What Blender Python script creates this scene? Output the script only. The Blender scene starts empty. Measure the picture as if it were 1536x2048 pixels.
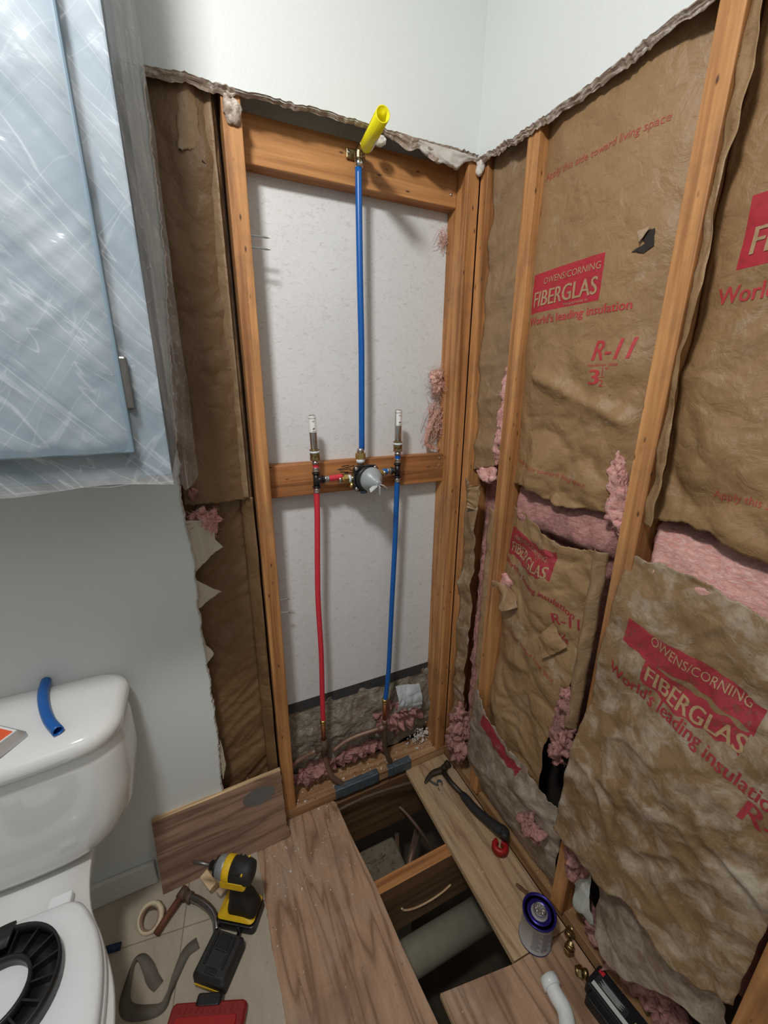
import bpy, bmesh, math, random
from mathutils import Vector, Matrix, noise
R=math.radians; PI=math.pi
random.seed(7)
C=bpy.context.scene.collection
# ------------------------------------------------------------ camera
YAW,PITCH,ROLL,FPX=.4357,.3005,.0062,812.5
CAM=Vector((-.7497,-1.046,1.4053))
_f=Vector((math.sin(YAW)*math.cos(PITCH),math.cos(YAW)*math.cos(PITCH),-math.sin(PITCH)))
_r=Vector((math.cos(YAW),-math.sin(YAW),0)); _u=_r.cross(_f)
_r,_u=_r*math.cos(ROLL)+_u*math.sin(ROLL),-_r*math.sin(ROLL)+_u*math.cos(ROLL)
cam=bpy.data.cameras.new('camera'); co=bpy.data.objects.new('camera',cam); C.objects.link(co)
co.matrix_world=Matrix(((_r.x,_u.x,-_f.x,CAM.x),(_r.y,_u.y,-_f.y,CAM.y),(_r.z,_u.z,-_f.z,CAM.z),(0,0,0,1)))
cam.sensor_fit='HORIZONTAL'; cam.sensor_width=36; cam.lens=FPX/1536*36; cam.clip_start=.02
bpy.context.scene.camera=co
def at(px,py,ax,val):           # where the line of sight through a measured image point meets a real plane
    d=_f+_r*((px-768)/FPX)-_u*((py-1024)/FPX); i='xyz'.index(ax)
    return CAM+d*((val-CAM[i])/d[i])
# ------------------------------------------------------------ light
sc=bpy.context.scene
sc.view_settings.view_transform='Standard'; sc.view_settings.look='None'; sc.view_settings.gamma=1
sc.view_settings.exposure=0.0
w=bpy.data.worlds.new('world'); sc.world=w; w.use_nodes=True
w.node_tree.nodes['Background'].inputs[0].default_value=(1,.95,.9,1); w.node_tree.nodes['Background'].inputs[1].default_value=.1
def area(name,loc,target,size,power,col,sy=None):
    l=bpy.data.lights.new(name,'AREA'); l.energy=power; l.color=col; l.size=size
    if sy: l.shape='RECTANGLE'; l.size_y=sy
    o=bpy.data.objects.new(name,l); C.objects.link(o); o.location=loc
    o.rotation_euler=(Vector(target)-Vector(loc)).to_track_quat('-Z','Y').to_euler(); return o
area('ceiling_lamp_light',(-1.02,-.86,2.36),(-.55,-.2,.9),.16,15.5,(1,.98,.95))
area('room_fill_light',(-1.0,-1.7,2.38),(-.6,-.6,0),1.1,4.5,(1,.95,.90))
# ------------------------------------------------------------ node helpers
class N:
    def __init__(s,name):
        s.m=bpy.data.materials.new(name); s.m.use_nodes=True; s.t=s.m.node_tree; s.b=s.t.nodes['Principled BSDF']; s.out=s.t.nodes['Material Output']
        s.tc=s.t.nodes.new('ShaderNodeTexCoord')
    def n(s,t,**k):
        x=s.t.nodes.new(t)
        for a,v in k.items():
            if a.startswith('i_'): x.inputs[a[2:].replace('_',' ')].default_value=v
            else: setattr(x,a,v)
        return x
    def l(s,a,b): s.t.links.new(a,b)
    def mapc(s,scale=(1,1,1),rot=(0,0,0),loc=(0,0,0)):
        m=s.n('ShaderNodeMapping'); m.inputs['Scale'].default_value=scale; m.inputs['Rotation'].default_value=rot; m.inputs['Location'].default_value=loc
        s.l(s.tc.outputs['Object'],m.inputs[0]); return m.outputs[0]
    def mapr(s,ang,scale):
        a=s.n('ShaderNodeMapping'); a.inputs['Rotation'].default_value=(0,ang,0); s.l(s.tc.outputs['Object'],a.inputs[0])
        b=s.n('ShaderNodeMapping'); b.inputs['Scale'].default_value=scale; s.l(a.outputs[0],b.inputs[0]); return b.outputs[0]
    def noise(s,vec,scale,detail=4,rough=.6,dist=0):
        x=s.n('ShaderNodeTexNoise'); x.inputs['Scale'].default_value=scale; x.inputs['Detail'].default_value=detail; x.inputs['Roughness'].default_value=rough; x.inputs['Distortion'].default_value=dist
        s.l(vec,x.inputs['Vector']); return x.outputs['Fac']
    def ramp(s,fac,stops):
        x=s.n('ShaderNodeValToRGB'); e=x.color_ramp.elements
        while len(e)<len(stops): e.new(.5)
        for q,(p,c) in zip(e,stops):
            q.position=p; q.color=(c[0],c[1],c[2],1) if hasattr(c,'__len__') else (c,c,c,1)
        s.l(fac,x.inputs[0]); return x.outputs[0]
    def mix(s,fac,a,b,mode='MIX'):
        x=s.n('ShaderNodeMix',data_type='RGBA',blend_type=mode)
        for v,i in ((fac,0),(a,6),(b,7)):
            if isinstance(v,(int,float)): x.inputs[i].default_value=v
            elif isinstance(v,tuple): x.inputs[i].default_value=(v[0],v[1],v[2],1)
            else: s.l(v,x.inputs[i])
        return x.outputs[2]
    def bump(s,h,strength=.3,dist=.002):
        x=s.n('ShaderNodeBump'); x.inputs['Strength'].default_value=strength; x.inputs['Distance'].default_value=dist
        s.l(h,x.inputs['Height'])
        if s.b.inputs['Normal'].links: s.l(s.b.inputs['Normal'].links[0].from_socket,x.inputs['Normal'])
        s.l(x.outputs[0],s.b.inputs['Normal'])
    def base(s,c):
        if isinstance(c,tuple): s.b.inputs['Base Color'].default_value=(c[0],c[1],c[2],1)
        else: s.l(c,s.b.inputs['Base Color'])
    def set(s,**k):
        for a,v in k.items(): s.b.inputs[a.replace('_',' ')].default_value=v
        return s
def plain(name,c,rough=.5,metal=0,var=.12,sc_=60,coat=0,bump=0):
    x=N(name); nz=x.noise(x.mapc(),sc_,3)
    x.base(x.mix(nz,tuple(v*(1-var) for v in c),tuple(min(1,v*(1+var)) for v in c))); x.set(Roughness=rough,Metallic=metal)
    if coat: x.b.inputs['Coat Weight'].default_value=coat
    if bump: x.bump(nz,bump,.001)
    return x.m
def paint(name,c,bs=170,st=.35):
    x=N(name); v=x.mapc(); x.base(x.mix(x.noise(v,3,2),tuple(k*.96 for k in c),c)); x.set(Roughness=.6)
    x.bump(x.noise(v,bs,3,.5),st,.0012); x.bump(x.noise(v,bs*.25,2,.5),.2,.002); return x.m
def wood(name,axis='z',dark=(.25,.088,.022),light=(.70,.35,.13),dirt=.5,seed=0,grain=1.0):
    x=N(name); s=[34*grain]*3; s['xyz'.index(axis)]=1.3*grain
    v=x.mapc(tuple(s),loc=(seed,seed*1.7,seed*.6)); g=x.noise(v,1.2,5,.6,.35)
    s2=[150]*3; s2['xyz'.index(axis)]=6; fine=x.noise(x.mapc(tuple(s2)),1,3)
    col=x.ramp(g,[(.3,dark),(.48,tuple((a+b)*.52 for a,b in zip(dark,light))),(.66,light)])
    col=x.mix(.35,col,x.ramp(fine,[(.3,.45),(.7,1)]),'MULTIPLY')
    vo=x.n('ShaderNodeTexVoronoi'); s3=[9]*3; s3['xyz'.index(axis)]=3.4; x.l(x.mapc(tuple(s3),loc=(seed*3,1,seed)),vo.inputs['Vector'])
    kn=x.ramp(vo.outputs['Distance'],[(.05,1),(.14,0)]); col=x.mix(kn,col,(.09,.035,.015))
    d=x.ramp(x.noise(x.mapc(),6,5,.7),[(.5,0),(.75,dirt)]); col=x.mix(d,col,(.12,.07,.045))
    w_=x.ramp(x.noise(x.mapc(),38,4,.8),[(.69,0),(.75,.6)]); col=x.mix(w_,col,(.62,.55,.48))
    x.base(col); x.set(Roughness=.62); x.bump(fine,.25,.0006); return x.m
def plywood(name,rot=0,c1=(.30,.165,.09),c2=(.56,.37,.235)):
    x=N(name); v=x.mapc((1,1,1),(0,0,rot))
    wv=x.n('ShaderNodeTexNoise'); m=x.n('ShaderNodeMapping'); m.inputs['Scale'].default_value=(17,1.6,17); x.l(v,m.inputs[0])
    wv.inputs['Scale'].default_value=1; wv.inputs['Detail'].default_value=2; wv.inputs['Distortion'].default_value=.5; x.l(m.outputs[0],wv.inputs['Vector'])
    mt=x.n('ShaderNodeMath',operation='MULTIPLY'); mt.inputs[1].default_value=9; x.l(wv.outputs['Fac'],mt.inputs[0])
    pp=x.n('ShaderNodeMath',operation='PINGPONG'); pp.inputs[1].default_value=1; x.l(mt.outputs[0],pp.inputs[0])
    bands=x.ramp(pp.outputs[0],[(0,.2),(.35,.75),(1,1)])
    col=x.mix(bands,c1,c2); 
    st=x.ramp(x.noise(x.mapc(),3.6,5,.7),[(.48,0),(.66,.6)]); col=x.mix(st,col,(.44,.35,.28))
    m2=x.ramp(x.noise(x.mapc(),4.5,4,.65,.5),[(.52,0),(.72,.6)]); col=x.mix(m2,col,(.2,.1,.06))
    fn=x.noise(x.mapc((140,12,140),(0,0,rot)),1,3); col=x.mix(.4,col,x.ramp(fn,[(.3,.55),(.65,1)]),'MULTIPLY')
    sp=x.ramp(x.noise(x.mapc(),120,2,.8),[(.7,0),(.76,.7)]); col=x.mix(sp,col,(.7,.62,.52)); sp2=x.ramp(x.noise(x.mapc(),95,3,.85),[(.62,0),(.70,.55)]); col=x.mix(sp2,col,(.10,.06,.04))
    x.base(col); x.set(Roughness=.75); x.bump(fn,.3,.0008); return x.m
def kraft(name,dust=.2,c=(.315,.19,.088),seed=0):
    x=N(name); v=x.mapc(loc=(seed,seed,seed))
    big=x.noise(v,4,4,.6); col=x.mix(big,tuple(k*.8 for k in c),tuple(min(1,k*1.22) for k in c))
    mott=x.noise(v,260,3,.7); col=x.mix(.35,col,x.ramp(mott,[(.3,.62),(.7,1)]),'MULTIPLY')
    wp=x.noise(v,9,3,.6); mp=x.n('ShaderNodeVectorMath',operation='ADD'); x.l(v,mp.inputs[0])
    sc2=x.n('ShaderNodeVectorMath',operation='SCALE'); sc2.inputs['Scale'].default_value=.1; cb=x.n('ShaderNodeCombineXYZ'); x.l(wp,cb.inputs[0]); x.l(wp,cb.inputs[1]); x.l(wp,cb.inputs[2]); x.l(cb.outputs[0],sc2.inputs[0]); x.l(sc2.outputs[0],mp.inputs[1])
    d1=x.ramp(x.noise(mp.outputs[0],15,6,.72,.25),[(.62-dust*.35,0),(.80-dust*.25,min(1,.35+dust*.9))]); col=x.mix(d1,col,(.52,.45,.37))
    sp=x.ramp(x.noise(v,75,2,.6),[(.74,0),(.78,.6)]); col=x.mix(sp,col,(.08,.05,.03))
    x.base(col); x.set(Roughness=.52); x.b.inputs['Specular IOR Level'].default_value=.45
    vo=x.n('ShaderNodeTexVoronoi',feature='DISTANCE_TO_EDGE'); vo.inputs['Scale'].default_value=13; x.l(mp.outputs[0],vo.inputs['Vector']); x.bump(x.ramp(vo.outputs['Distance'],[(0,0),(.35,1)]),.35,.006)
    x.bump(x.noise(v,26,5,.62,.6),.7,.006); x.bump(mott,.15,.0008); return x.m
def fluffm(name,c=(.78,.33,.30),dirt=.3,c2=(.95,.62,.56)):
    x=N(name); v=x.mapc(); a=x.noise(x.mapc((60,60,140)),1,6,.75,1.2)
    col=x.mix(x.ramp(a,[(.35,0),(.65,1)]),c,c2); d=x.ramp(x.noise(v,14,5,.7),[(.5,0),(.7,dirt)]); col=x.mix(d,col,(.16,.09,.08))
    x.base(col); x.set(Roughness=1); x.b.inputs['Specular IOR Level'].default_value=.05
    x.bump(a,.9,.006); x.bump(x.noise(v,300,2,.7),.5,.001); return x.m
def printm(name,c,wear=.5):      # worn ink: bare paper shows through where it has rubbed off
    x=N(name); x.base(c); x.set(Roughness=.6)
    a=x.ramp(x.noise(x.mapc(),55,5,.75),[(.34,1-wear*.95),(.50,.97),(.60,.9),(.70,1-wear*1.1)]); x.l(a,x.b.inputs['Alpha']); return x.m
M={}
M['paint']=paint('wall_paint',(.735,.77,.765))
M['ceil']=paint('ceiling_paint',(.85,.85,.83))
M['base']=plain('baseboard_paint',(.72,.72,.70),.4)
x=N('torn_gypsum'); v=x.mapc(); nz=x.noise(v,55,6,.75)
x.base(x.mix(x.ramp(nz,[(.50,0),(.62,1)]),(.36,.28,.22),(.66,.61,.55))); x.set(Roughness=.95); x.bump(nz,.6,.003); M['gyp']=x.m
M['gypw']=plain('gypsum_white',(.72,.68,.63),.95,0,.2,90,bump=.6)
M['tornpaper']=plain('torn_wallboard_paper',(.52,.46,.36),.8,0,.25,30,bump=.3)
M['stud']=[wood('pine_stud_%s'%n,'z',seed=i*2.3) for i,n in enumerate(('a','b','c','d'))]
M['block']=wood('pine_block','x',(.20,.065,.018),(.60,.26,.085),.4,3)
M['header']=wood('pine_header','x',(.27,.095,.022),(.66,.32,.11),.25,5)
M['plateb']=wood('pine_plate_back','x',(.24,.10,.035),(.62,.38,.2),.4,7)
M['plater']=wood('pine_plate_side','y',(.20,.09,.035),(.58,.36,.17),.5,9)
M['joist']=wood('old_joist','x',(.085,.038,.014),(.22,.115,.048),.6,4)
M['ply']=plywood('subfloor_plywood',0,(.19,.095,.05),(.50,.315,.20)); M['ply2']=plywood('subfloor_plywood_yellow',0,(.27,.155,.085),(.54,.38,.22)); M['ply3']=plywood('loose_plywood',PI/2,(.20,.105,.065),(.44,.28,.19))
x=N('plywood_edge'); vv=x.mapc((2,2,260)); x.base(x.ramp(x.noise(vv,1,2),[(.35,(.24,.13,.07)),(.6,(.78,.56,.32))])); x.set(Roughness=.8); M['plyedge']=x.m
x=N('backer_board'); v=x.mapc(); col=x.mix(x.noise(v,5,4,.6),(.66,.68,.69),(.80,.81,.82)); wrm=x.noise(x.mapc((60,60,120),rot=(0,R(25),0)),1,6,.75,1.2)
col=x.mix(x.ramp(wrm,[(.54,0),(.66,.42)]),col,(.36,.33,.30)); x.base(col); x.set(Roughness=.8); x.bump(wrm,.5,.0015); x.bump(x.noise(v,260,2),.2,.0008); M['board']=x.m
M['black_board']=plain('dark_board_edge',(.045,.047,.05),.7,0,.5,60,bump=.5)
x=N('vinyl_floor'); v=x.mapc(rot=(0,0,R(8)))
br=x.n('ShaderNodeTexBrick'); br.offset=0; br.squash=1; x.l(v,br.inputs['Vector']); br.inputs['Scale'].default_value=1; br.inputs['Mortar Size'].default_value=.0016; br.inputs['Brick Width'].default_value=.30; br.inputs['Row Height'].default_value=.30
br.inputs['Color1'].default_value=(.46,.40,.31,1); br.inputs['Color2'].default_value=(.49,.43,.34,1); br.inputs['Mortar'].default_value=(.26,.22,.17,1)
col=x.mix(.5,br.outputs[0],x.ramp(x.noise(x.mapc((20,6,1)),1.3,5,.7,.6),[(.3,.66),(.7,1)]),'MULTIPLY'); dd=x.ramp(x.noise(x.mapc(),90,3,.8),[(.64,0),(.72,.5)]); col=x.mix(dd,col,(.22,.15,.1))
x.base(col); x.set(Roughness=.55); x.bump(x.noise(x.mapc(),130,4),.3,.001); M['vinyl']=x.m
M['soil']=plain('crawlspace_soil',(.06,.045,.03),1,0,.5,30,bump=.8); M['concrete']=plain('dusty_footing',(.20,.17,.125),.95,0,.4,40,bump=.9)
M['dark']=plain('dark_sheathing_and_tear_shade',(.03,.022,.018),.95)
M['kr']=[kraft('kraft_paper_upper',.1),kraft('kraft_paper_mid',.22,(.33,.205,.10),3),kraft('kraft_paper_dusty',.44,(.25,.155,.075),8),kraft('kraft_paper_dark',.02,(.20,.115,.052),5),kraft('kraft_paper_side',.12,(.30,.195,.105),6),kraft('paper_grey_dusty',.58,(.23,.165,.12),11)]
M['pink']=fluffm('pink_fiberglass'); M['pinkd']=fluffm('dirty_fiberglass',(.42,.17,.155),.75,(.66,.38,.34)); M['peach']=fluffm('peach_fiberglass',(.82,.42,.33),.05,(.97,.68,.58)); M['greyfl']=fluffm('white_dirty_fiberglass',(.20,.165,.125),.7,(.46,.42,.35))
M['redp']=printm('red_print',(.44,.022,.040),.35); M['redt']=printm('red_print_letters',(.50,.045,.055),.35); M['cream']=printm('kraft_letters_in_print',(.42,.28,.15),.35); M['redworn']=printm('red_print_worn',(.36,.03,.045),.7); M['brownt']=printm('faded_red_letters',(.42,.075,.055),.5)
M['blue']=plain('blue_tube',(.006,.11,.42),.32); M['bluedk']=plain('dark_blue_scrap_bore_shade',(.004,.025,.08),.5); M['red']=plain('red_tube',(.66,.035,.06),.35); M['yel']=plain('yellow_plastic',(.88,.80,.01),.4); 
M['copper']=plain('copper_pipe',(.42,.17,.08),.35,.9,.35,50); M['oldcu']=plain('corroded_copper',(.13,.085,.06),.7,.4,.5,70,bump=.5); M['dullcu']=plain('dull_copper',(.30,.19,.14),.55,.6,.3,60)
M['brass']=plain('brass',(.62,.45,.17),.28,1,.1); M['oldbrass']=plain('aged_brass',(.34,.26,.13),.35,1,.25); M['steel']=plain('steel',(.62,.61,.60),.2,1,.05); M['crimp']=plain('crimp_steel',(.55,.54,.52),.28,1,.15); M['nail']=plain('nail_steel',(.22,.21,.2),.4,.9,.2)
M['blk']=plain('black_plastic',(.012,.012,.013),.38); M['blkr']=plain('black_rubber',(.02,.02,.021),.62,0,.3,80); M['grey']=plain('grey_plastic',(.33,.36,.38),.35); M['greyl']=plain('light_grey_plastic',(.60,.62,.62),.35)
M['tape']=plain('white_tape',(.72,.80,.86),.5); M['label']=plain('white_label',(.85,.85,.84),.5); M['ink']=plain('black_ink',(.02,.02,.02),.6)
M['porc']=plain('white_porcelain',(.80,.81,.80),.09,0,.02,4,coat=.4); M['seat']=plain('white_seat_plastic',(.80,.83,.85),.22,0,.02,4)
M['cab']=plain('blue_grey_cabinet_paint',(.185,.26,.325),.5,0,.04,6)
M['dwy']=plain('tool_yellow',(.80,.50,.012),.45,0,.15,90); M['dwg']=plain('tool_grey_metal',(.36,.38,.40),.45,.5,.3,90); M['redc']=plain('red_case_plastic',(.24,.014,.014),.4,0,.2,50); M['redb']=plain('bright_red_rubber',(.36,.008,.010),.45)
M['hsteel']=plain('dark_hammer_steel',(.06,.045,.035),.5,.6,.4,60); M['plate']=plain('grey_steel_nail_plate',(.12,.15,.175),.55,.5,.35,50,bump=.4)
M['purple']=plain('purple_lid',(.025,.018,.20),.25,.55,.15,40); M['can']=plain('dusty_can_label',(.44,.42,.42),.5,.2,.15,200); M['canb']=plain('can_print_grey',(.25,.24,.27),.5); M['pvc']=plain('white_pvc',(.78,.82,.83),.3); M['greypipe']=plain('old_grey_drain_pipe',(.27,.25,.19),.75,0,.25,30,bump=.2)
M['orange']=plain('orange_card',(.85,.13,.04),.5); M['foil']=plain('silver_blister',(.55,.56,.57),.25,.6); M['strap']=plain('dirty_grey_strap',(.13,.115,.09),.8,0,.3,40); M['mask']=plain('masking_tape_roll',(.66,.56,.40),.8,0,.2,60); M['chrome']=plain('tarnished_chrome',(.30,.29,.29),.22,1,.25,50); M['wedge']=wood('offcut_wood','x',(.62,.4,.2),(.86,.68,.42),.1,2); M['bluepr']=plain('green_print',(.35,.42,.12),.5)
x=N('plastic_film'); g=x.noise(x.mapr(R(-49),(1.6,3,17)),1,3,.5,.35)
g2=x.noise(x.mapr(R(-20),(9,9,30)),1,4,.7,.4); g3=x.noise(x.mapr(R(55),(2,3,14)),1,3,.5,.3)
x.base((.80,.85,.90)); x.set(Roughness=.26); x.bump(g,.8,.014); x.bump(g3,.4,.010); x.bump(g2,.30,.004)
tr=x.n('ShaderNodeBsdfTransparent'); mx=x.n('ShaderNodeMixShader')
ln=x.ramp(g,[(.40,0),(.408,.55),(.416,0),(.50,0),(.505,.6),(.512,0),(.585,0),(.592,.5),(.60,0)]); ln2=x.ramp(g3,[(.44,0),(.446,.45),(.452,0),(.57,0),(.575,.4),(.58,0)])
fac=x.mix(ln,x.mix(ln2,x.ramp(g,[(.3,.13),(.7,.36)]),(.5,.5,.5)),(.6,.6,.6)); x.l(fac,mx.inputs[0]); x.l(tr.outputs[0],mx.inputs[1]); x.l(x.b.outputs[0],mx.inputs[2]); x.l(mx.outputs[0],x.out.inputs[0]); M['film']=x.m
# ------------------------------------------------------------ mesh helpers
def tag(o,label=None,cat=None,group=None,kind=None):
    if label: o['label']=label
    if cat: o['category']=cat
    if group: o['group']=group
    if kind: o['kind']=kind
    return o
def thing(name,label,cat,loc=(0,0,0),rot=(0,0,0),group=None):
    o=bpy.data.objects.new(name,None); C.objects.link(o); o.location=loc; o.rotation_euler=rot; o.empty_display_size=.05
    return tag(o,label,cat,group)
def obj(name,bm,m,parent=None,smooth=False,bevel=0,solid=0,sub=0,label=None):
    bmesh.ops.recalc_face_normals(bm,faces=bm.faces[:])
    me=bpy.data.meshes.new(name); bm.to_mesh(me); bm.free()
    for mm in (m if isinstance(m,list) else [m]): me.materials.append(mm)
    if smooth:
        for p in me.polygons: p.use_smooth=True
    o=bpy.data.objects.new(name,me); C.objects.link(o)
    if parent: o.parent=parent
    if solid: s=o.modifiers.new('s','SOLIDIFY'); s.thickness=solid; s.offset=0
    if bevel:
        b=o.modifiers.new('b','BEVEL'); b.width=bevel; b.segments=2; b.limit_method='ANGLE'; b.angle_limit=R(40)
    if sub: s=o.modifiers.new('u','SUBSURF'); s.levels=sub; s.render_levels=sub
    if label: o['label']=label
    return o
def B(): return bmesh.new()
def box(bm,a,b,mt=None):
    x0,y0,z0=a; x1,y1,z1=b
    vs=[bm.verts.new(p) for p in ((x0,y0,z0),(x1,y0,z0),(x1,y1,z0),(x0,y1,z0),(x0,y0,z1),(x1,y0,z1),(x1,y1,z1),(x0,y1,z1))]
    if mt is not None:
        for v in vs: v.co=mt@v.co
    for f in ((0,3,2,1),(4,5,6,7),(0,1,5,4),(1,2,6,5),(2,3,7,6),(3,0,4,7)): bm.faces.new([vs[i] for i in f])
    return bm
def boxc(bm,c,s,rot=None):
    m=Matrix.Translation(c)
    if rot is not None: m=m@rot
    return box(bm,(-s[0]/2,-s[1]/2,-s[2]/2),(s[0]/2,s[1]/2,s[2]/2),m)
def loft(bm,rings,caps=True):
    V=[[bm.verts.new(p) for p in r] for r in rings]; n=len(V[0])
    for a,b in zip(V,V[1:]):
        for i in range(n): bm.faces.new((a[i],a[(i+1)%n],b[(i+1)%n],b[i]))
    if caps: bm.faces.new(V[0][::-1]); bm.faces.new(V[-1])
    return bm
def tube(bm,pts,r,n=14,caps=True):
    pts=[Vector(p) for p in pts]; rs=r if hasattr(r,'__len__') else [r]*len(pts); rings=[]; nr=None
    for i,p in enumerate(pts):
        t=(pts[min(i+1,len(pts)-1)]-pts[max(i-1,0)]).normalized()
        if nr is None: nr=t.orthogonal().normalized()
        else: nr=(nr-t*nr.dot(t)).normalized()
        b=t.cross(nr); rings.append([p+(nr*math.cos(2*PI*k/n)+b*math.sin(2*PI*k/n))*rs[i] for k in range(n)])
    return loft(bm,rings,caps)
def spline(pts,k=8):
    P=[Vector(p) for p in pts]; P=[P[0]*2-P[1]]+P+[P[-1]*2-P[-2]]; out=[]
    for i in range(1,len(P)-2):
        for j in range(k):
            t=j/k; a,b,c,d=P[i-1:i+3]
            out.append(.5*((2*b)+(c-a)*t+(2*a-5*b+4*c-d)*t*t+(3*b-a-3*c+d)*t**3))
    out.append(P[-2]); return out
def lathe(bm,prof,c=(0,0,0),d=(0,0,1),n=28):     # prof: (distance along d, radius)
    d=Vector(d).normalized(); a=d.orthogonal().normalized(); b=d.cross(a); c=Vector(c)
    return loft(bm,[[c+d*h+(a*math.cos(2*PI*k/n)+b*math.sin(2*PI*k/n))*max(r,1e-4) for k in range(n)] for h,r in prof])
def rrect(cx,cy,hx,hy,r,z,n=6,bow=0):
    out=[]
    for sx,sy,a0 in ((1,1,0),(-1,1,PI/2),(-1,-1,PI),(1,-1,3*PI/2)):
        for k in range(n+1):
            a=a0+PI/2*k/n; x=sx*(hx-r)+r*math.cos(a); y=sy*(hy-r)+r*math.sin(a)
            if sy<0: y-=bow*(1-(x/hx)**2)
            out.append(Vector((cx+x,cy+y,z)))
    return out
def smoothed_rrect(hx,hy,r,z,bow,nx=14):
    out=rrect(0,0,hx,hy,r,z,8,0); res=[]
    for i,p in enumerate(out):
        q=out[(i+1)%len(out)]; res.append(p)
        if i%9==8:
            for k in range(1,nx): res.append(p.lerp(q,k/nx))
    for p in res:
        if p.y<0: p.y-=bow*max(0,1-(p.x/hx)**2)
    return res
def sheet(bm,fn,nu,nv):
    V=[[bm.verts.new(fn(i/nu,j/nv)) for j in range(nv+1)] for i in range(nu+1)]
    for i in range(nu):
        for j in range(nv): bm.faces.new((V[i][j],V[i+1][j],V[i+1][j+1],V[i][j+1]))
    return bm
def prism(bm,pts,ax,a,b):       # pts: 2D outline extruded along axis ax from a to b
    def P(p,t): return {'x':(t,p[0],p[1]),'y':(p[0],t,p[1]),'z':(p[0],p[1],t)}[ax]
    A=[bm.verts.new(P(p,a)) for p in pts]; Bv=[bm.verts.new(P(p,b)) for p in pts]; n=len(pts)
    f1=bm.faces.new(A); f2=bm.faces.new(Bv[::-1])
    for i in range(n): bm.faces.new((A[i],Bv[i],Bv[(i+1)%n],A[(i+1)%n]))
    bmesh.ops.triangulate(bm,faces=[f1,f2]); return bm
def nz(a,b,c=0): return noise.noise(Vector((a,b,c)))
def fbm(a,b,c=0,o=4):
    s=0;k=1;w_=1
    for i in range(o): s+=w_*nz(a*k,b*k,c+i*7.3); k*=2.1; w_*=.5
    return s
def jag(pts,step=.006,amp=.004,seed=0,big=.006):    # roughen an outline
    out=[]
    for p,q in zip(pts,pts[1:]):
        p=Vector(p);q=Vector(q);L=(q-p).length;n=max(1,int(L/step)); t=(q-p)/L; nn=Vector((-t.y,t.x))
        for k in range(n):
            s=p.lerp(q,k/n); g=s.x*1.3+s.y
            out.append(s+nn*(nz(g*120,seed)*amp+nz(g*22,seed+5)*big))
    out.append(Vector(pts[-1])); return out
def crumple(a,b,sc_,seed):
    wx=nz(a*6,b*6,seed)*.07; wy=nz(a*6,b*6,seed+9)*.07
    d,_=noise.voronoi(Vector(((a+wx)*sc_,(b+wy)*sc_,seed)))
    return min(1,d[1]-d[0])
def fold(a,b,seed,ang,sc_,st=3):
    c,s=math.cos(ang),math.sin(ang); return 1-2*abs(nz((a*c+b*s)*sc_,(-a*s+b*c)*sc_/st,seed))
def lump(name,c,s,m,parent=None,seed=0,amp=.35,fr=2.2,sub=5,strands=0,rot=0,sl=.05,label=None):
    bm=B(); bmesh.ops.create_icosphere(bm,subdivisions=sub,radius=1); c=Vector(c); rm=Matrix.Rotation(rot,3,'X')
    S=Vector(s); ms=sorted(s)[1]; F=fr*17
    for v in bm.verts:
        p=v.co.copy(); q=Vector((p.x*s[0],p.y*s[1],p.z*s[2])); nn=Vector((p.x/s[0],p.y/s[1],p.z/s[2])).normalized()
        g=0; k=1; ww=1
        for i in range(4): g+=ww*noise.noise((q+Vector((seed,i*3.1,0)))*F*k); k*=2.2; ww*=.55
        v.co=c+rm@(q+nn*ms*amp*1.7*g)
    rr=random.Random(seed)
    vs=[v.co.copy() for v in bm.verts]
    for i in range(strands):
        p=rr.choice(vs); d=(p-c).normalized()+Vector((rr.uniform(-1,1),rr.uniform(-1,1),rr.uniform(-1,1)))*.9
        L=sl*.8*rr.uniform(.3,1); q=p+d*L*.35+Vector((rr.uniform(-1,1),0,rr.uniform(-1,1)))*L*.2; e=p+d*L*.5+Vector((rr.uniform(-1,1),rr.uniform(-1,1),rr.uniform(-1,1)))*L*.4
        tube(bm,[p-d*.004,p.lerp(q,.6),q,e],[.0007,.0006,.0005,.0002],3)
    return obj(name,bm,m,parent,True,label=label)
# ------------------------------------------------------------ the setting
ZC=1.96; ZR=1.94; YF=-2.3; XL=-1.95; CEIL=2.44
def st(name,bm,m,**k): return tag(obj(name,bm,m,**k),kind='structure')
ledge=[(287,135),(292,200),(330,500),(345,800),(356,905),(358,960),(372,1050),(390,1120),(394,1180),(403,1260),(414,1320),(424,1390),(436,1470),(441,1540),(447,1600),(452,1640)]
L2=[(at(a,b,'y',-.0127).x,at(a,b,'y',-.0127).z) for a,b in ledge]
top=[L2[0],(-.69,1.958),(-.60,1.956),(-.40,1.962),(-.25,1.960),(-.12,1.962),(0,1.962)]
edge_left=jag(L2[::-1],.006,.004,1,.004); edge_top=jag(top,.006,.004,3,.004)
def ribbon(bm,P,Q,ax,a,b):      # wall slab between a ragged edge P and a straight outer edge Q
    def W(p,t): return (p[0],t,p[1]) if ax=='y' else (t,p[0],p[1])
    return loft(bm,[[W(p,a),W(q,a),W(q,b),W(p,b)] for p,q in zip(P,Q)])
bm=B(); PL=[(L2[-1][0]-.002,0)]+[tuple(p) for p in edge_left]; ribbon(bm,PL,[(XL,p[1]) for p in PL],'y',-.0127,0)
PT=[(XL,edge_left[-1].y)]+[tuple(p) for p in edge_top]; ribbon(bm,PT,[(p[0],CEIL) for p in PT],'y',-.0127,0)
wall_back=st('wall_back',bm,M['paint'])
er=jag([(0,ZR+.015),(-.17,ZR),(-.35,ZR-.006),(-.46,ZR-.002),(-.62,ZR),(-1.0,ZR)],.006,.004,6,.004)
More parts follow.
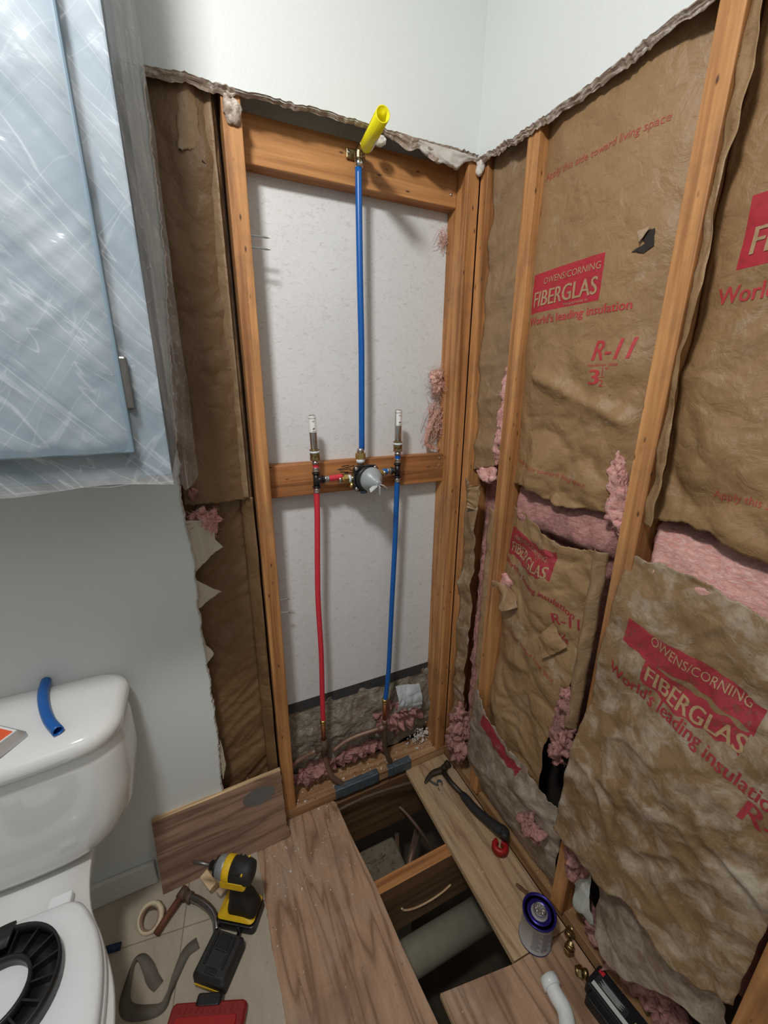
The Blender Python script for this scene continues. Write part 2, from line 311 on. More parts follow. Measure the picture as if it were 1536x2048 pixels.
wall_right=st('wall_right',box(ribbon(B(),[tuple(p) for p in er],[(p[0],CEIL) for p in er],'x',-.0127,0),(-.0127,YF,0),(0,er[-1].x,CEIL)),M['paint'])
st('ceiling',box(B(),(XL,YF,CEIL),(.1,.1,CEIL+.02)),M['ceil'])
st('wall_left',box(B(),(XL-.02,YF,0),(XL,0,CEIL)),M['paint']); st('wall_front',box(B(),(XL,YF-.02,0),(0,YF,CEIL)),M['paint'])
# ragged gypsum and paper along the cuts
def torn(name,path,width,ax,val,seed,m=M['gyp'],down=(0,-1),thick=.012):
    n=len(path)-1; rr=[]
    bm=B(); K=7; V=[]
    for i,p in enumerate(path):
        row=[]; w_=width(i/n,p)
        for k in range(K+1):
            t=k/K; wob=1+.25*nz(i*.2,k*.6,seed)
            q=Vector(p)+Vector(down)*(-.002+w_*t*wob); off=-thick*.25+thick*.95*t+nz(i*.25,k*.5,seed+3)*.003*(t>0)
            row.append(bm.verts.new((q.x,val+off,q.y) if ax=='y' else (val+off,q.x,q.y)))
        q=Vector(p)+Vector(down)*(-.003); row.append(bm.verts.new((q.x,val+thick,q.y) if ax=='y' else (val+thick,q.x,q.y)))
        V.append(row)
    for a,b in zip(V,V[1:]):
        for k in range(K+1): bm.faces.new((a[k],a[k+1],b[k+1],b[k]))
    return bm
def wtop(t,p):
    x_=p[0]; w_=.0055+.003*nz(x_*30,2)
    if x_>-.27: w_+=.026*max(0,math.sin(PI*min(1,max(0,(x_+.27)/.25))))*(.8+.5*nz(x_*25,7))
    if x_<-.6: w_+=.006
    return max(.003,w_)
obj('torn_edge',torn('e',[tuple(p) for p in edge_top],wtop,'y',-.0127,1),M['gyp'],wall_back)
obj('torn_edge',torn('e',[tuple(p) for p in edge_left],lambda t,p:.0025+.003*abs(nz(p[1]*40,1)),'y',-.0127,2,down=(1,0)),M['gyp'],wall_back)
obj('torn_edge',torn('e',[tuple(p) for p in er],lambda t,p:.010+.006*abs(nz(p[0]*18,4))+.003*nz(p[0]*60,1),'x',-.0127,5),M['gyp'],wall_right)
ck=jag([(-.185,1.958),(-.12,1.957),(-.05,1.957),(-.004,1.957)],.006,.003,9,.003)
obj('gypsum_chunk',torn('c',[tuple(p) for p in ck],lambda t,p:.006+.034*math.sin(PI*min(1,t*1.15))**.8*(.75+.35*nz(t*7,3)),'y',-.0127,7,thick=.010),M['gypw'],wall_back,True,label='white broken gypsum core')
# torn wallboard paper shards along the left cut
for pts in ([(372,1042),(400,1040),(428,1060),(430,1078),(446,1092),(428,1105),(404,1130),(392,1144),(386,1120)],
            [(392,1160),(410,1168),(444,1183),(418,1200),(398,1218),(394,1190)],[(404,1262),(412,1290),(428,1306),(414,1328),(408,1300)],[(440,1480),(446,1500),(452,1530),(446,1560),(438,1530)]):
    q=[(at(a,b,'y',-.006).x,at(a,b,'y',-.006).z) for a,b in pts]; q=jag(q+[q[0]],.004,.002,2,.002)[:-1]
    bm=prism(B(),[tuple(p) for p in q],'y',-.006,-.005)
    for v in bm.verts: v.co.y+=.006*nz(v.co.x*30,v.co.z*30,3)-.12*max(0,v.co.x+.76)
    obj('torn_paper',bm,M['tornpaper'],wall_back)
# room floor
ve=[(-.725,-.035),(-.722,-.15),(-.723,-.3),(-.718,-.42),(-.716,-.55),(-.71,-.8),(-.70,-1.2),(-.7,YF)]
vl=jag(ve,.01,.003,4,.002)
st('floor',prism(B(),[(XL,0),(-.9,0),(-.8,-.02)]+[tuple(p) for p in vl]+[(XL,YF)],'z',-.012,.004),M['vinyl'])
st('baseboard_back',box(B(),(XL,-.026,.004),(-1.0,-.0127,.085)),M['base'],bevel=.004)
st('crawlspace_ground',sheet(B(),lambda u,v:Vector((-1.2+u*1.5,-1.3+v*1.6,-.62+.03*fbm(u*9,v*9))),60,60),M['soil'],smooth=True)
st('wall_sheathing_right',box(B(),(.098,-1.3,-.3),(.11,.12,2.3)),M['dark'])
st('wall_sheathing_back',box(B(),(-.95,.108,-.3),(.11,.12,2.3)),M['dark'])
# subfloor sheets
def plyt(name,outl,label,m,grp=None,z0=-.019,z1=0.0):
    o=obj(name,prism(B(),outl,'z',z0,z1),m); o.data.materials.append(M['plyedge'])
    for p in o.data.polygons:
        if abs(p.normal.z)<.5: p.material_index=1
    return tag(o,label,'plywood',grp)
hl=[(-.455,.0),(-.448,-.01),(-.437,-.15),(-.42,-.3),(-.413,-.45),(-.400,-.60),(-.39,-.75),(-.36,-1.3)]
plyt('subfloor_panel',[(-.735,.0)]+[tuple(p) for p in jag([(-.735,-.0),(-.728,-.2),(-.722,-.5),(-.715,-1.3)],.012,.002,8,.002)]+[tuple(p) for p in hl[::-1]],'reddish plywood subfloor strip left of the open floor hole',M['ply'])
plyt('subfloor_panel',[(-.163,-.0),(.010,0),(.010,-.605),(-.165,-.597)],'pale sawdust-covered plywood strip right of the hole under the hammer',M['ply2'])
plyt('subfloor_panel',[(-.368,-.567),(-.169,-.600),(.010,-.608),(.010,-1.3),(-.35,-1.3)],'plywood subfloor sheet closing the near end of the floor hole',M['ply'])
# under the floor
def timber(name,a,b,m,label,cat='timber',grp=None,bev=.002):
    c=[(p+q)/2 for p,q in zip(a,b)]
    o=obj(name,box(B(),[p-q for p,q in zip(a,c)],[p-q for p,q in zip(b,c)]),m,bevel=bev); o.location=c
    return tag(o,label,cat,grp)
timber('floor_joist',(-.95,-.002,-.25),(.1,.036,-.02),M['joist'],'dark floor joist under the far bottom plate','joist')
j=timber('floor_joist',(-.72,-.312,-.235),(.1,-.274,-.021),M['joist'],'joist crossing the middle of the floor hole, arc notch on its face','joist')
j.data.materials.append(M['header'])  # paler pine for the top faces: light on the joist put into colour
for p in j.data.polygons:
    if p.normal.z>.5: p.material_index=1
bm=B(); tube(bm,spline([(.115+.10*math.cos(a),-.0205,-.005+.045*math.sin(a)) for a in [R(k) for k in range(185,345,20)]]),.003,6)
for v in bm.verts: v.co.x-=.045
obj('saw_arc',bm,M['wedge'],j,label='pale fresh saw-cut arc')
timber('concrete_footing',(-.55,.02-.23,-.62),(-.235,.02-.06,-.25),M['concrete'],'dusty concrete pier top seen through the far half of the hole','footing',bev=.01)
d=thing('drain_pipe','large old grey drain pipe running across under the floor hole','pipe',(-.28,-.352,-.315))
bm=B(); tube(bm,[(-.5,.0,0),(.42,-.004,0)],.050,32); obj('pipe_barrel',bm,M['greypipe'],d,True)
bm=B(); tube(bm,spline([(-.40,.05,-.2),(-.30,.02,-.14),(-.2,.01,-.17),(-.13,-.08,-.25),(-.08,-.1,-.4)]),.006,8); tag(obj('cable',bm,M['dullcu'],None,True),'grey cable looping under the floor beyond the middle joist','cable')
bm=B(); tube(bm,spline([(-.47,-.02,-.03),(-.35,-.025,-.015),(-.22,-.035,-.016),(-.12,-.04,-.03)]),.006,8); tag(obj('cable',bm,M['oldcu'],None,True),'dark pipe hugging the edge just under the bottom plate','cable')
for i,(a,b) in enumerate([((-.22,-.12,-.40),(-.10,.0,-.36)),((-.24,-.10,-.46),(-.17,.05,-.40))]):
    bm=B(); tube(bm,[a,b],.013-.004*i,16); tag(obj('pipe_offcut',bm,M['dullcu'],None,True),['thicker grey pipe in the dark under the far right of the hole','thinner grey pipe in the dark under the far right of the hole'][i],'pipe')
# ------------------------------------------------------------ framing
SL=-.6226
timber('bottom_plate',(-.95,0,0),(.012,.089,.038),M['plateb'],'dusty bottom plate under the back wall framing','plate')
timber('bottom_plate',(.012,-1.3,0),(.101,.089,.038),M['plater'],'sawdust-covered bottom plate along the right wall','plate')
timber('wall_stud',(SL,0,.038),(SL+.038,.089,2.1),M['stud'][0],'orange pine stud left of the white backer board, nails poking from its side','stud')
timber('wall_stud',(-.0306,0,.038),(.0064,.089,2.1),M['stud'][1],'corner stud carrying the right ends of the cross blocks','stud')
timber('wall_stud',(.0075,-.030,.038),(.0965,.0-.001,2.1),M['stud'][2],'first stud of the right wall tight in the corner','stud')
timber('wall_stud',(.0,-.215,.038),(.089,-.177,2.1),M['stud'][3],'second stud of the right wall between narrow bay and first red label','stud')
timber('wall_stud',(0,-.589,.038),(.089,-.551,2.2),M['stud'][0],'tall right wall stud running off the top of the photo','stud')
timber('wall_stud',(0,-.963,.038),(.089,-.925,2.2),M['stud'][1],'stud showing only at the lower right corner of the photo','stud')
timber('wall_stud',(-.86,.001,.038),(-.822,.089,2.1),M['stud'][2],'stud hidden in shadow along the cut wallboard edge','stud')
timber('cross_block',(SL+.038,.0505,1.1107),(-.0306,.0885,1.1997),M['block'],'rough pine cross block behind the shower valve','wood block')
timber('cross_block',(SL+.038,.0485,1.866),(-.0306,.0885,1.957),M['header'],'upper pine cross block behind the yellow sleeve','wood block')
bk=[o for o in C.objects if o.name.startswith('cross_block')][0]; bm=B(); rr=random.Random(3)
for k in range(9): boxc(bm,(-.045+rr.uniform(-.02,.02),-.0193,.030-k*.0035),(rr.uniform(.01,.035),.0006,.0022),Matrix.Rotation(R(rr.uniform(-14,8)),4,'Y'))
obj('ink_scribble',bm,M['ink'],bk)
# backer board
bb=st('wall_backer_board',box(B(),(SL-.03,.0895,.385),(.02,.100,2.25)),M['board'])
obj('dark_lower_edge',box(B(),(SL-.03,.0885,.345),(.02,.106,.386)),M['black_board'],bb,bevel=.002,label='black tar-like strip along the board bottom')
# plaster lump on the left stud top
t=lump('plaster_lump',(SL+.017,-.003,1.930),(.019,.009,.026),M['gyp'],seed=3,amp=.25,sub=4); tag(t,'white plaster lump stuck on the top of the left stud','plaster')
t=lump('plaster_lump',(-.283,-.004,1.945),(.016,.010,.010),M['gypw'],seed=5,amp=.3,sub=4); tag(t,'broken plaster bit hanging from the cut right beside the yellow sleeve','plaster')
t=lump('plaster_lump',(-.004,-.014,1.945),(.010,.010,.024),M['gypw'],seed=8,amp=.3,sub=4); tag(t,'plaster crumb hanging in the corner where both cuts meet','plaster')
# nails
for (x0,z0,L,lab) in ((-.585,1.722,.045,'upper'),(-.585,1.699,.045,'lower')):
    bm=B(); tube(bm,[(x0-.01,.022,z0),(x0+L*.8,.022,z0),(x0+L,.022,z0)],[.0026,.0024,.0004],8)
    tag(obj('nail',bm,M['crimp']),lab+' nail of the pair poking out high on the left stud','nail',group='nails through the left stud')
for (z0,dz,lab) in ((.805,-.004,'upper'),(.765,-.012,'lower')):
    bm=B(); tube(bm,[(-.595,.045,z0),(-.555,.045,z0+dz*.6),(-.548,.045,z0+dz)],[.0026,.0024,.0004],8)
    tag(obj('nail',bm,M['crimp']),lab+' nail of the pair poking out low on the left stud','nail',group='nails through the left stud')
def screw(name,c,d,m,parent,r=.004):
    bm=B(); lathe(bm,[(0,r),(.0012,r*.9),(.0018,r*.5)],c,d,12); return obj(name,bm,m,parent,True)
for q,lab in (((-.045,.0503,1.187),'upper screw at the right end of the middle cross block'),((-.045,.0503,1.163),'lower screw at the right end of the middle cross block'),((-.048,.0483,1.895),'shiny screw at the right end of the upper cross block')):
    o=screw('screw',Vector(q),(0,-1,0),M['steel'],None); tag(o,lab,'screw')
# ------------------------------------------------------------ insulation batts on the right wall
def text_mesh(s,size,ext=0):
    cu=bpy.data.curves.new('t','FONT'); cu.body=s; cu.size=size; cu.resolution_u=3
    o=bpy.data.objects.new('t',cu); C.objects.link(o); dg=bpy.context.evaluated_depsgraph_get()
    me=bpy.data.meshes.new_from_object(o.evaluated_get(dg)); bpy.data.objects.remove(o); bm=B(); bm.from_mesh(me); bpy.data.meshes.remove(me)
    return bm
def cutgrid(bm,step=.004):
    xs=[v.co.x for v in bm.verts]; ys=[v.co.y for v in bm.verts]
    for ax,lo,hi in ((0,min(xs),max(xs)),(1,min(ys),max(ys))):
        k=lo+step
        while k<hi:
            nrm=(1,0,0) if ax==0 else (0,1,0); pc=(k,0,0) if ax==0 else (0,k,0)
            bmesh.ops.bisect_plane(bm,geom=bm.verts[:]+bm.edges[:]+bm.faces[:],plane_co=pc,plane_no=nrm); k+=step
    return bm
def press(name,bm,h,y0,z0,ang,m,parent,off,bold=0,shear=0,wide=1,curve=None):
    c,s=math.cos(ang),math.sin(ang)
    for v in bm.verts:
        a=(v.co.x+v.co.y*shear)*wide; b=v.co.y
        if curve: b+=curve(a)
        Y=y0-(a*c-b*s); Z=z0+a*s+b*c; v.co=Vector((h(Y,Z)-off,Y,Z))
    return obj(name,bm,m,parent)
def text(parent,h,s,y0,z0,size,ang=0,m=None,off=.0012,width=None,shear=0,curve=None,name='printed_lettering'):
    bm=text_mesh(s,size); w_=max(v.co.x for v in bm.verts)-min(v.co.x for v in bm.verts)
    k=width/w_ if width else 1
    for v in bm.verts: v.co.x*=k
    bmesh.ops.triangulate(bm,faces=bm.faces[:]); cutgrid(bm,.005)
    return press(name,bm,h,y0,z0,ang,m or M['redt'],parent,off,shear=shear,curve=curve)
def boldtext(parent,h,s,y0,z0,size,ang=0,m=None,off=.0012,width=None,shear=0,curve=None):
    a=text_mesh(s,size); a2=a.copy()
    for v in a2.verts: v.co.x+=size*.045; v.co.z+=.00005
    me=bpy.data.meshes.new('x'); a2.to_mesh(me); a2.free(); a.from_mesh(me); bpy.data.meshes.remove(me)
    a3=text_mesh(s,size)
    w_=max(v.co.x for v in a.verts)-min(v.co.x for v in a.verts); a3.free(); k=width/w_ if width else 1
    for v in a.verts: v.co.x*=k
    bmesh.ops.triangulate(a,faces=a.faces[:]); cutgrid(a,.005)
    return press('printed_lettering',a,h,y0,z0,ang,m or M['redt'],parent,off,shear=shear,curve=curve)
def rect(parent,h,y0,z0,w_,hh,ang=0,m=None,off=.0005,curve=None,shear=0,rag=0):
    bm=B(); sheet(bm,lambda u,v:Vector((u*w_,v*hh+rag*nz(u*6,v*2,1)*hh,0)),max(6,int(w_/.004)),max(4,int(hh/.004)))
    return press('printed_label',bm,h,y0,z0,ang,m or M['redp'],parent,off,shear=shear,curve=curve)
def batt(name,label,yl,yr,zb,zt,h,m,grp,step=.0045,body=None,seed=0,hem=.006):
    """yl,yr,zb,zt: edge functions (left/right of z, bottom/top of y); h(y,z)= x of the facing"""
    t=thing(name,label,'insulation',group=grp)
    z0,z1=zb(.5),zt(.5); y0,y1=yl((z0+z1)/2),yr((z0+z1)/2)
    nu=int(abs(y1-y0)/step); nv=int(abs(z1-z0)/step)
    def fn(u,v):
        zz0=zb(u)+hem*nz(u*14,seed,2)+hem*.5*nz(u*50,seed); zz1=zt(u)+hem*nz(u*13,seed+4,5)+hem*.5*nz(u*45,seed)
        z=zz0+(zz1-zz0)*v; a=yl(z)+.003*nz(z*25,seed); b=yr(z)+.003*nz(z*25,seed+9)
        y=a+(b-a)*u; return Vector((h(y,z),y,z))
    obj('kraft_facing',sheet(B(),fn,nu,nv),m,t,True,solid=.0006)
    if body:
        (a,b,c,d,x0,x1,mm)=body
        def bf(u,v):
            y=a+(b-a)*u; z=c+(d-c)*v; e=min(u,1-u,v,1-v)*8; e=min(1,e)
            return Vector((x1-(x1-x0-.034*(1/(1+math.exp((z-(d-.112))*130))))*e**.4+.007*fbm(y*26,z*26,seed,5),y,z))
        obj('fiberglass',sheet(B(),bf,int(abs(b-a)/.006),int(abs(d-c)/.006)),mm,t,True)
    return t
G='kraft faced insulation batts in the right wall'
def hB1U(y,z):
    u=(-.215-y)/.336; zz=z-1.14; low=max(0,1-(z-1.14)/.46)
    b=.030-.012*math.sin(PI*min(1,max(0,u)))**.6
    b+=.012*max(0,(u-.72)/.28)**1.5*min(1,max(0,(z-1.25)*2))
    b-=.010*(1-math.exp(-zz*3))*nz(y*5,z*4,2)
    b-=.011*fold(y,z,3,R(35),7)*(.12+low*.75)+.0045*fold(y,z,8,R(-40),9)
    ed=min(1,max(0,u)*8,max(0,1-u)*8)
    b-=.032*ed*(crumple(y,z,6,4)*(low+.12)+.42*crumple(y,z,12,6)*(low+.10))-.012*low
    b-=.012*ed*math.exp(-((z-1.395+.12*(u-.45))/.018)**2)*(u>.15)*(u<.95)
    b-=.004*fold(y,z,12,R(20),13,4)*(.3+low)
    b-=.004*fold(y,z,5,R(75),5,5)*(z>1.3)*min(1,(z-1.3)*3)
    return b
t=batt('insulation_batt','upper batt right of the second stud, crisp red label and R-11 print',lambda z:-.213,lambda z:-.547+.018*max(0,min(1,(1.30-z)*5)),lambda u:1.155-.012*u+.008*math.sin(u*9),lambda u:2.08,hB1U,M['kr'][0],G,body=(-.215,-.55,1.12,2.0,.040,.08,M['pink']),seed=1,step=.004)
h=hB1U
rect(t,h,-.226,1.570,.190,.083)
text(t,h,'OWENS/CORNING',-.262,1.627,.0185,0,M['cream'],.0016,.148)
boldtext(t,h,'FIBERGLAS',-.234,1.583,.046,0,M['cream'],.0016,.172)
text(t,h,'TRADEMARK ®',-.33,1.573,.0065,0,M['cream'],.0016,.06)
boldtext(t,h,"World's leading insulation",-.224,1.545,.024,0,M['redt'],.0012,.262)
boldtext(t,h,'R-11',-.414,1.458,.054,0,M['redt'],.0012,.084,shear=.18)
text(t,h,'insulation data',-.412,1.446,.0085,0,M['redt'],.0012,.07)
boldtext(t,h,'3',-.416,1.411,.042,0,M['redt'],.0012,.026)
text(t,h,'1"',-.446,1.428,.022,0,M['redt'],.0012); text(t,h,'2',-.446,1.407,.020,0,M['redt'],.0012)
rect(t,h,-.444,1.4245,.013,.0012,0,M['redt'],.0012)
text(t,h,'Apply this side toward living space',-.223,1.838,.019,R(-3.5),M['brownt'],.0012,.275)
text(t,h,'Apply this side toward living space',-.222,1.215,.016,R(-4),M['brownt'],.0012,.235)
# small hole with a folded flap
def flap(name,h,pts,m,parent,off=.0015,lab=None,k=.02):
    ce=(sum(p[0] for p in pts)/len(pts),sum(p[1] for p in pts)/len(pts)); q=jag([Vector(p) for p in pts]+[Vector(pts[0])],.004,.0012,1,.001)[:-1]
    bm=B(); vs=[bm.verts.new((p.x,p.y,0)) for p in q]; f=bm.faces.new(vs); bmesh.ops.triangulate(bm,faces=[f]); 
    xs=[p.x for p in q]; ys=[p.y for p in q]
    for ax,lo,hi in ((0,min(xs),max(xs)),(1,min(ys),max(ys))):
        s=lo+.005
        while s<hi: bmesh.ops.bisect_plane(bm,geom=bm.verts[:]+bm.edges[:]+bm.faces[:],plane_co=(s,0,0) if ax==0 else (0,s,0),plane_no=(1,0,0) if ax==0 else (0,1,0)); s+=.005
    for v in bm.verts:
        Y,Z=v.co.x,v.co.y; v.co=Vector((h(Y,Z)-off-k*max(0,nz(Y*18,Z*18,4)+.25)*.5,Y,Z))
    return obj(name,bm,m,parent,True,solid=.0005,label=lab)
flap('tear_hole_shade',h,[(-.478,1.665),(-.505,1.668),(-.508,1.640),(-.492,1.632),(-.470,1.640),(-.492,1.648)],M['dark'],t,.001,'dark patch painting the shade in a tear in the paper',0)  # dark patch laid on whole paper, painting the shade inside a tear
flap('paper_flap',h,[(-.478,1.668),(-.50,1.673),(-.49,1.656),(-.485,1.650)],M['kr'][1],t,.003)
# lower batt, bay between second and third studs
def hB1L(y,z):
    u=(-.215-y)/.336
    b=.022-.020*math.sin(PI*min(1,max(0,u)))**.7-.012*max(0,(.55-z))*2
    b-=.014*fold(y,z,13,R(-30),5)+.005*fold(y,z,18,R(50),9)
    ed=min(1,max(0,u)*8,max(0,1-u)*8)
    b-=.028*ed*(crumple(y,z,6,14)+.45*crumple(y,z,13,16)); return b+.016
t=batt('insulation_batt','lower batt right of the second stud, wavy red label near its top',lambda z:-.200-.018*max(0,z-.6),lambda z:-.500+(.045 if z<.62 else 0)*min(1,(.62-z)*8 if z<.62 else 0),lambda u:.30-.10*u,lambda u:1.085-.028*u+.012*math.sin(u*7),hB1L,M['kr'][1],G,body=(-.215,-.55,.47,1.165,.012,.08,M['pinkd']),seed=21,step=.0042)
h=hB1L; cv=lambda a:.006*math.sin(a*40)
rect(t,h,-.222,.955,.185,.078,R(-2),M['redworn'],.0006,cv,rag=.16)
text(t,h,'OWENS/CORNING',-.245,1.005,.018,R(-2),M['cream'],.0017,.14,curve=cv); boldtext(t,h,'FIBERGLAS',-.235,.966,.042,R(-3),M['cream'],.0017,.16,curve=cv)
boldtext(t,h,"World's leading insulation",-.212,.925,.023,R(-9),M['redworn'],.0013,.262,curve=cv)
boldtext(t,h,'R-11',-.418,.845,.038,R(12),M['redworn'],.0013,.07); boldtext(t,h,'3½',-.426,.80,.034,R(14),M['redworn'],.0013,.042)
text(t,h,'Apply this side toward living space',-.222,.745,.018,R(-12),M['brownt'],.0013,.24)
flap('paper_flap',h,[(-.204,.865),(-.25,.862),(-.29,.848),(-.31,.83),(-.27,.80),(-.22,.795),(-.20,.82)],M['kr'][1],t,.006,None,.06)
lump('fiberglass_tuft',(hB1L(-.235,.86)-.004,-.232,.872),(.008,.030,.018),M['pink'],t,31,.3,2.5,4,30,sl=.02)
flap('paper_flap',h,[(-.395,.79),(-.43,.85),(-.475,.81),(-.44,.765),(-.42,.745)],M['kr'][1],t,.007,None,.04)
# the crumpled foot of that batt
def hF1(y,z):
    u=max(0,min(1,(-.13-y)/.42)); k=max(0,min(1,(z-.02)/.17))
    b=.034-.050*k*math.sin(PI*(.15+.8*u))**.7-.010*fold(y,z,33,R(55),6)*k-.016*k*crumple(y,z,6,34)-.006*crumple(y,z,15,35)*k-.004*fold(y,z,38,R(60),20,4)*k; return b
t=batt('insulation_batt','grey dust-whitened crumpled foot of the batt by the hammer',lambda z:-.150-.03*min(1,max(0,(z-.05)*3)),lambda z:-.545,lambda u:.045,lambda u:.47-.13*u,hF1,M['kr'][5],G,seed=41,step=.0045,hem=.02)
bm_lab=rect(t,hF1,-.235,.385,.17,.05,R(-20),M['redworn'],.001,lambda a:.008*math.sin(a*40),rag=.5)
lump('fiberglass_tuft',(-.026,-.475,.235),(.014,.035,.035),M['pinkd'],t,33,.4,2.0,5,60,sl=.03)
# narrow bay in the corner
def hN(y,z): return .036-.010*fold(y,z,50,R(85),9,5)-.008*crumple(y,z,11,51)-.003*fold(y,z,52,R(80),26,4)
t=batt('insulation_batt','narrow upper batt squeezed into the corner bay',lambda z:-.032,lambda z:-.176,lambda u:1.16+.04*u,lambda u:2.05,hN,M['kr'][4],G,body=(-.033,-.176,.05,1.5,.045,.085,M['pinkd']),seed=51)
lump('fiberglass_tuft',(.028,-.150,1.33),(.010,.022,.14),M['pink'],t,52,.35,2.5,5,60,sl=.02,rot=R(6))
lump('fiberglass_tuft',(.030,-.10,1.155),(.015,.045,.02),M['pink'],t,55,.4,2.5,4,40,sl=.02)
def hN2(y,z): return .010-.012*fold(y,z,56,R(80),8,5)-.014*crumple(y,z,9,57)-.004*fold(y,z,58,R(70),24,4)
t=batt('insulation_batt','narrow lower batt in the corner bay, pale torn paper edge',lambda z:-.045+.02*nz(z*6,3),lambda z:-.105-.015*nz(z*7,8),lambda u:.05,lambda u:1.14-.04*u,hN2,M['kr'][2],G,seed=56,hem=.015)
lump('fiberglass_tuft',(.015,-.143,.62),(.012,.020,.42),M['pinkd'],t,58,.35,3,5,120,sl=.03,rot=R(0))
lump('fiberglass_tuft',(.0,-.10,.20),(.03,.040,.12),M['pinkd'],t,59,.45,2.4,5,80,sl=.03)
bm=sheet(B(),lambda u,v:Vector((.004-.008*nz(v*12,u,3),-.150-.030*u-.01*nz(v*8,1),.14+v*.93)),6,160); obj('paper_flange',bm,M['kr'][1],t,True,solid=.0006)
bm=sheet(B(),lambda u,v:Vector((-.016+.02*u+.012*nz(v*9,u,7),-.070-.032*u,1.05+.07*v-.02*math.sin(v*6)*u)),6,24); obj('paper_flange',bm,M['kr'][1],t,True,solid=.0006)
# upper right bay
def hB2U(y,z):
    u=(-.60-y)/.33; low=max(0,1-(z-1.16)/.45)
    b=.030-.016*math.sin(PI*min(1,max(0,u)))**.6-.008*nz(y*5,z*5,60)
    b-=.011*fold(y,z,61,R(-25),6)*(.35+low)+.030*crumple(y,z,5,62)*(low*.9+.15)+.011*crumple(y,z,12,63)*(low+.25)-.010+.003*fold(y,z,64,R(60),16,4); return b
t=batt('insulation_batt','upper batt right of the tall stud, red label cut off by the photo edge',lambda z:-.592,lambda z:-.922,lambda u:1.165+.012*math.sin(u*8),lambda u:2.1,hB2U,M['kr'][0],G,body=(-.592,-.92,1.11,2.05,.04,.085,M['pink']),seed=61)
h=hB2U
rect(t,h,-.640,1.575,.200,.095); boldtext(t,h,'FIBERGLAS',-.650,1.592,.052,0,M['cream'],.0017,.185); text(t,h,'OWENS/CORNING',-.67,1.645,.018,0,M['cream'],.0017,.15)
boldtext(t,h,"World's leading insulation",-.622,1.530,.034,0,M['redt'],.0013,.30)
text(t,h,'Apply this side toward living space',-.69,1.235,.02,0,M['brownt'],.0013,.23)
bm=sheet(B(),lambda u,v:Vector((.006-.022*u+.008*nz(v*16,u*2,9),-.590-.045*u*(.6+.5*nz(v*5,3))-.004*nz(v*30,1),1.16+v*.95)),8,200); obj('paper_flange',bm,M['kr'][1],t,True,solid=.0006,label='pale folded paper flange beside the stud')
# lower right bay: big sagging dusty batt
def hB2L(y,z):
    u=max(0,min(1,(-.57-y)/.36)); k=max(0,min(1,(1.08-z)/.45))
    b=.002-.050*k*math.sin(PI*min(1,.18+u*.75))**.8
    b-=.013*fold(y,z,71,R(58),4,2.5)*(.4+k)+.022*crumple(y,z,4.5,72)+.007*crumple(y,z,11,79)-.008
    q=y+.05*nz(y*9,z*9,73); r_=z+.05*nz(y*9,z*9,74)
    b-=.0080*(1-2.2*abs(nz(q*17,r_*11,75)))*k+.0025*fold(y,z,76,R(40),34,3); return b
t=batt('insulation_batt','big sagging dusty lower batt right of the tall stud',lambda z:-.575+.020*max(0,min(1,(1.0-z)*1.4)),lambda z:-.922,lambda u:.325+.05*math.sin(min(1,u*1.6)*PI*.5)+.012*math.sin(u*14),lambda u:1.088-.01*u+.01*math.sin(u*6),hB2L,M['kr'][2],G,body=(-.592,-.92,.3,1.165,-.002,.08,M['pink']),seed=71,step=.004)
h=hB2L; cv=lambda a:-.10*a-.006*math.sin(a*30)
rect(t,h,-.612,.925,.225,.050,R(-3),M['redworn'],.0008,cv,rag=.2); text(t,h,'OWENS/CORNING',-.66,.945,.026,R(-3),M['cream'],.0018,.16,curve=cv)
rect(t,h,-.66,.868,.17,.045,R(-3),M['redworn'],.0008,cv,rag=.35); boldtext(t,h,'FIBERGLAS',-.665,.872,.045,R(-3),M['cream'],.0018,.165,curve=cv)
boldtext(t,h,"World's leading insulation",-.60,.848,.036,R(-5),M['redworn'],.0014,.30,curve=cv)
boldtext(t,h,'R-11',-.848,.755,.050,R(-8),M['redworn'],.0014,.09)
# crumpled leftovers below it
def hT1(y,z):
    return .010-.03*math.sin(PI*max(0,min(1,(-.62-y)/.30)))-.018*crumple(y,z,5,81)-.012*fold(y,z,82,R(60),5,3)
bm=sheet(B(),lambda u,v:(lambda y,z:Vector((hT1(y,z),y,z)))(-.650-.25*u-.045*(1-v)+.012*nz(v*5,2),.37-(.21-.10*u+.03*math.sin(u*7))*(1-v)+.010*nz(u*14,v*3)),70,60)
tag(obj('torn_kraft_sheet',bm,M['kr'][5],None,True,solid=.0008),'long grey-brown torn paper sheet under the sagging batt','paper')
def hT2(y,z): return .012-.02*crumple(y,z,9,84)-.01*fold(y,z,85,R(40),12)
bm=sheet(B(),lambda u,v:(lambda y,z:Vector((hT2(y,z),y,z)))(-.596-.055*u*(1-.35*v)-.020*(1-v),.13+.13*v+.03*u*nz(u*3,v*3,4)),26,40)
x=plain('pale_grey_paper',(.50,.53,.50),.7,0,.2,30,bump=.3)
tag(obj('torn_paper_scrap',bm,x,None,True,solid=.0008),'pale grey paper scrap at the foot of the tall stud','paper')
o=lump('fiberglass_clump',(-.005,-.600,.285),(.020,.028,.045),M['pinkd'],None,91,.5,2.0,5,90,sl=.04); tag(o,'dirty pink fiberglass clump hanging at the foot of the tall stud','insulation')
o=lump('fiberglass_clump',(.045,-.74,.095),(.022,.13,.05),M['pinkd'],None,92,.4,2.5,5,80,sl=.03); tag(o,'brownish fiberglass clump low on the plate behind the black box','insulation')
o=lump('fiberglass_clump',(.016,-.524,1.20),(.012,.020,.085),M['pink'],None,93,.35,2.5,5,60,sl=.02,rot=R(-12)); tag(o,'pink fiberglass bulging left of the tall stud above the gap','insulation')
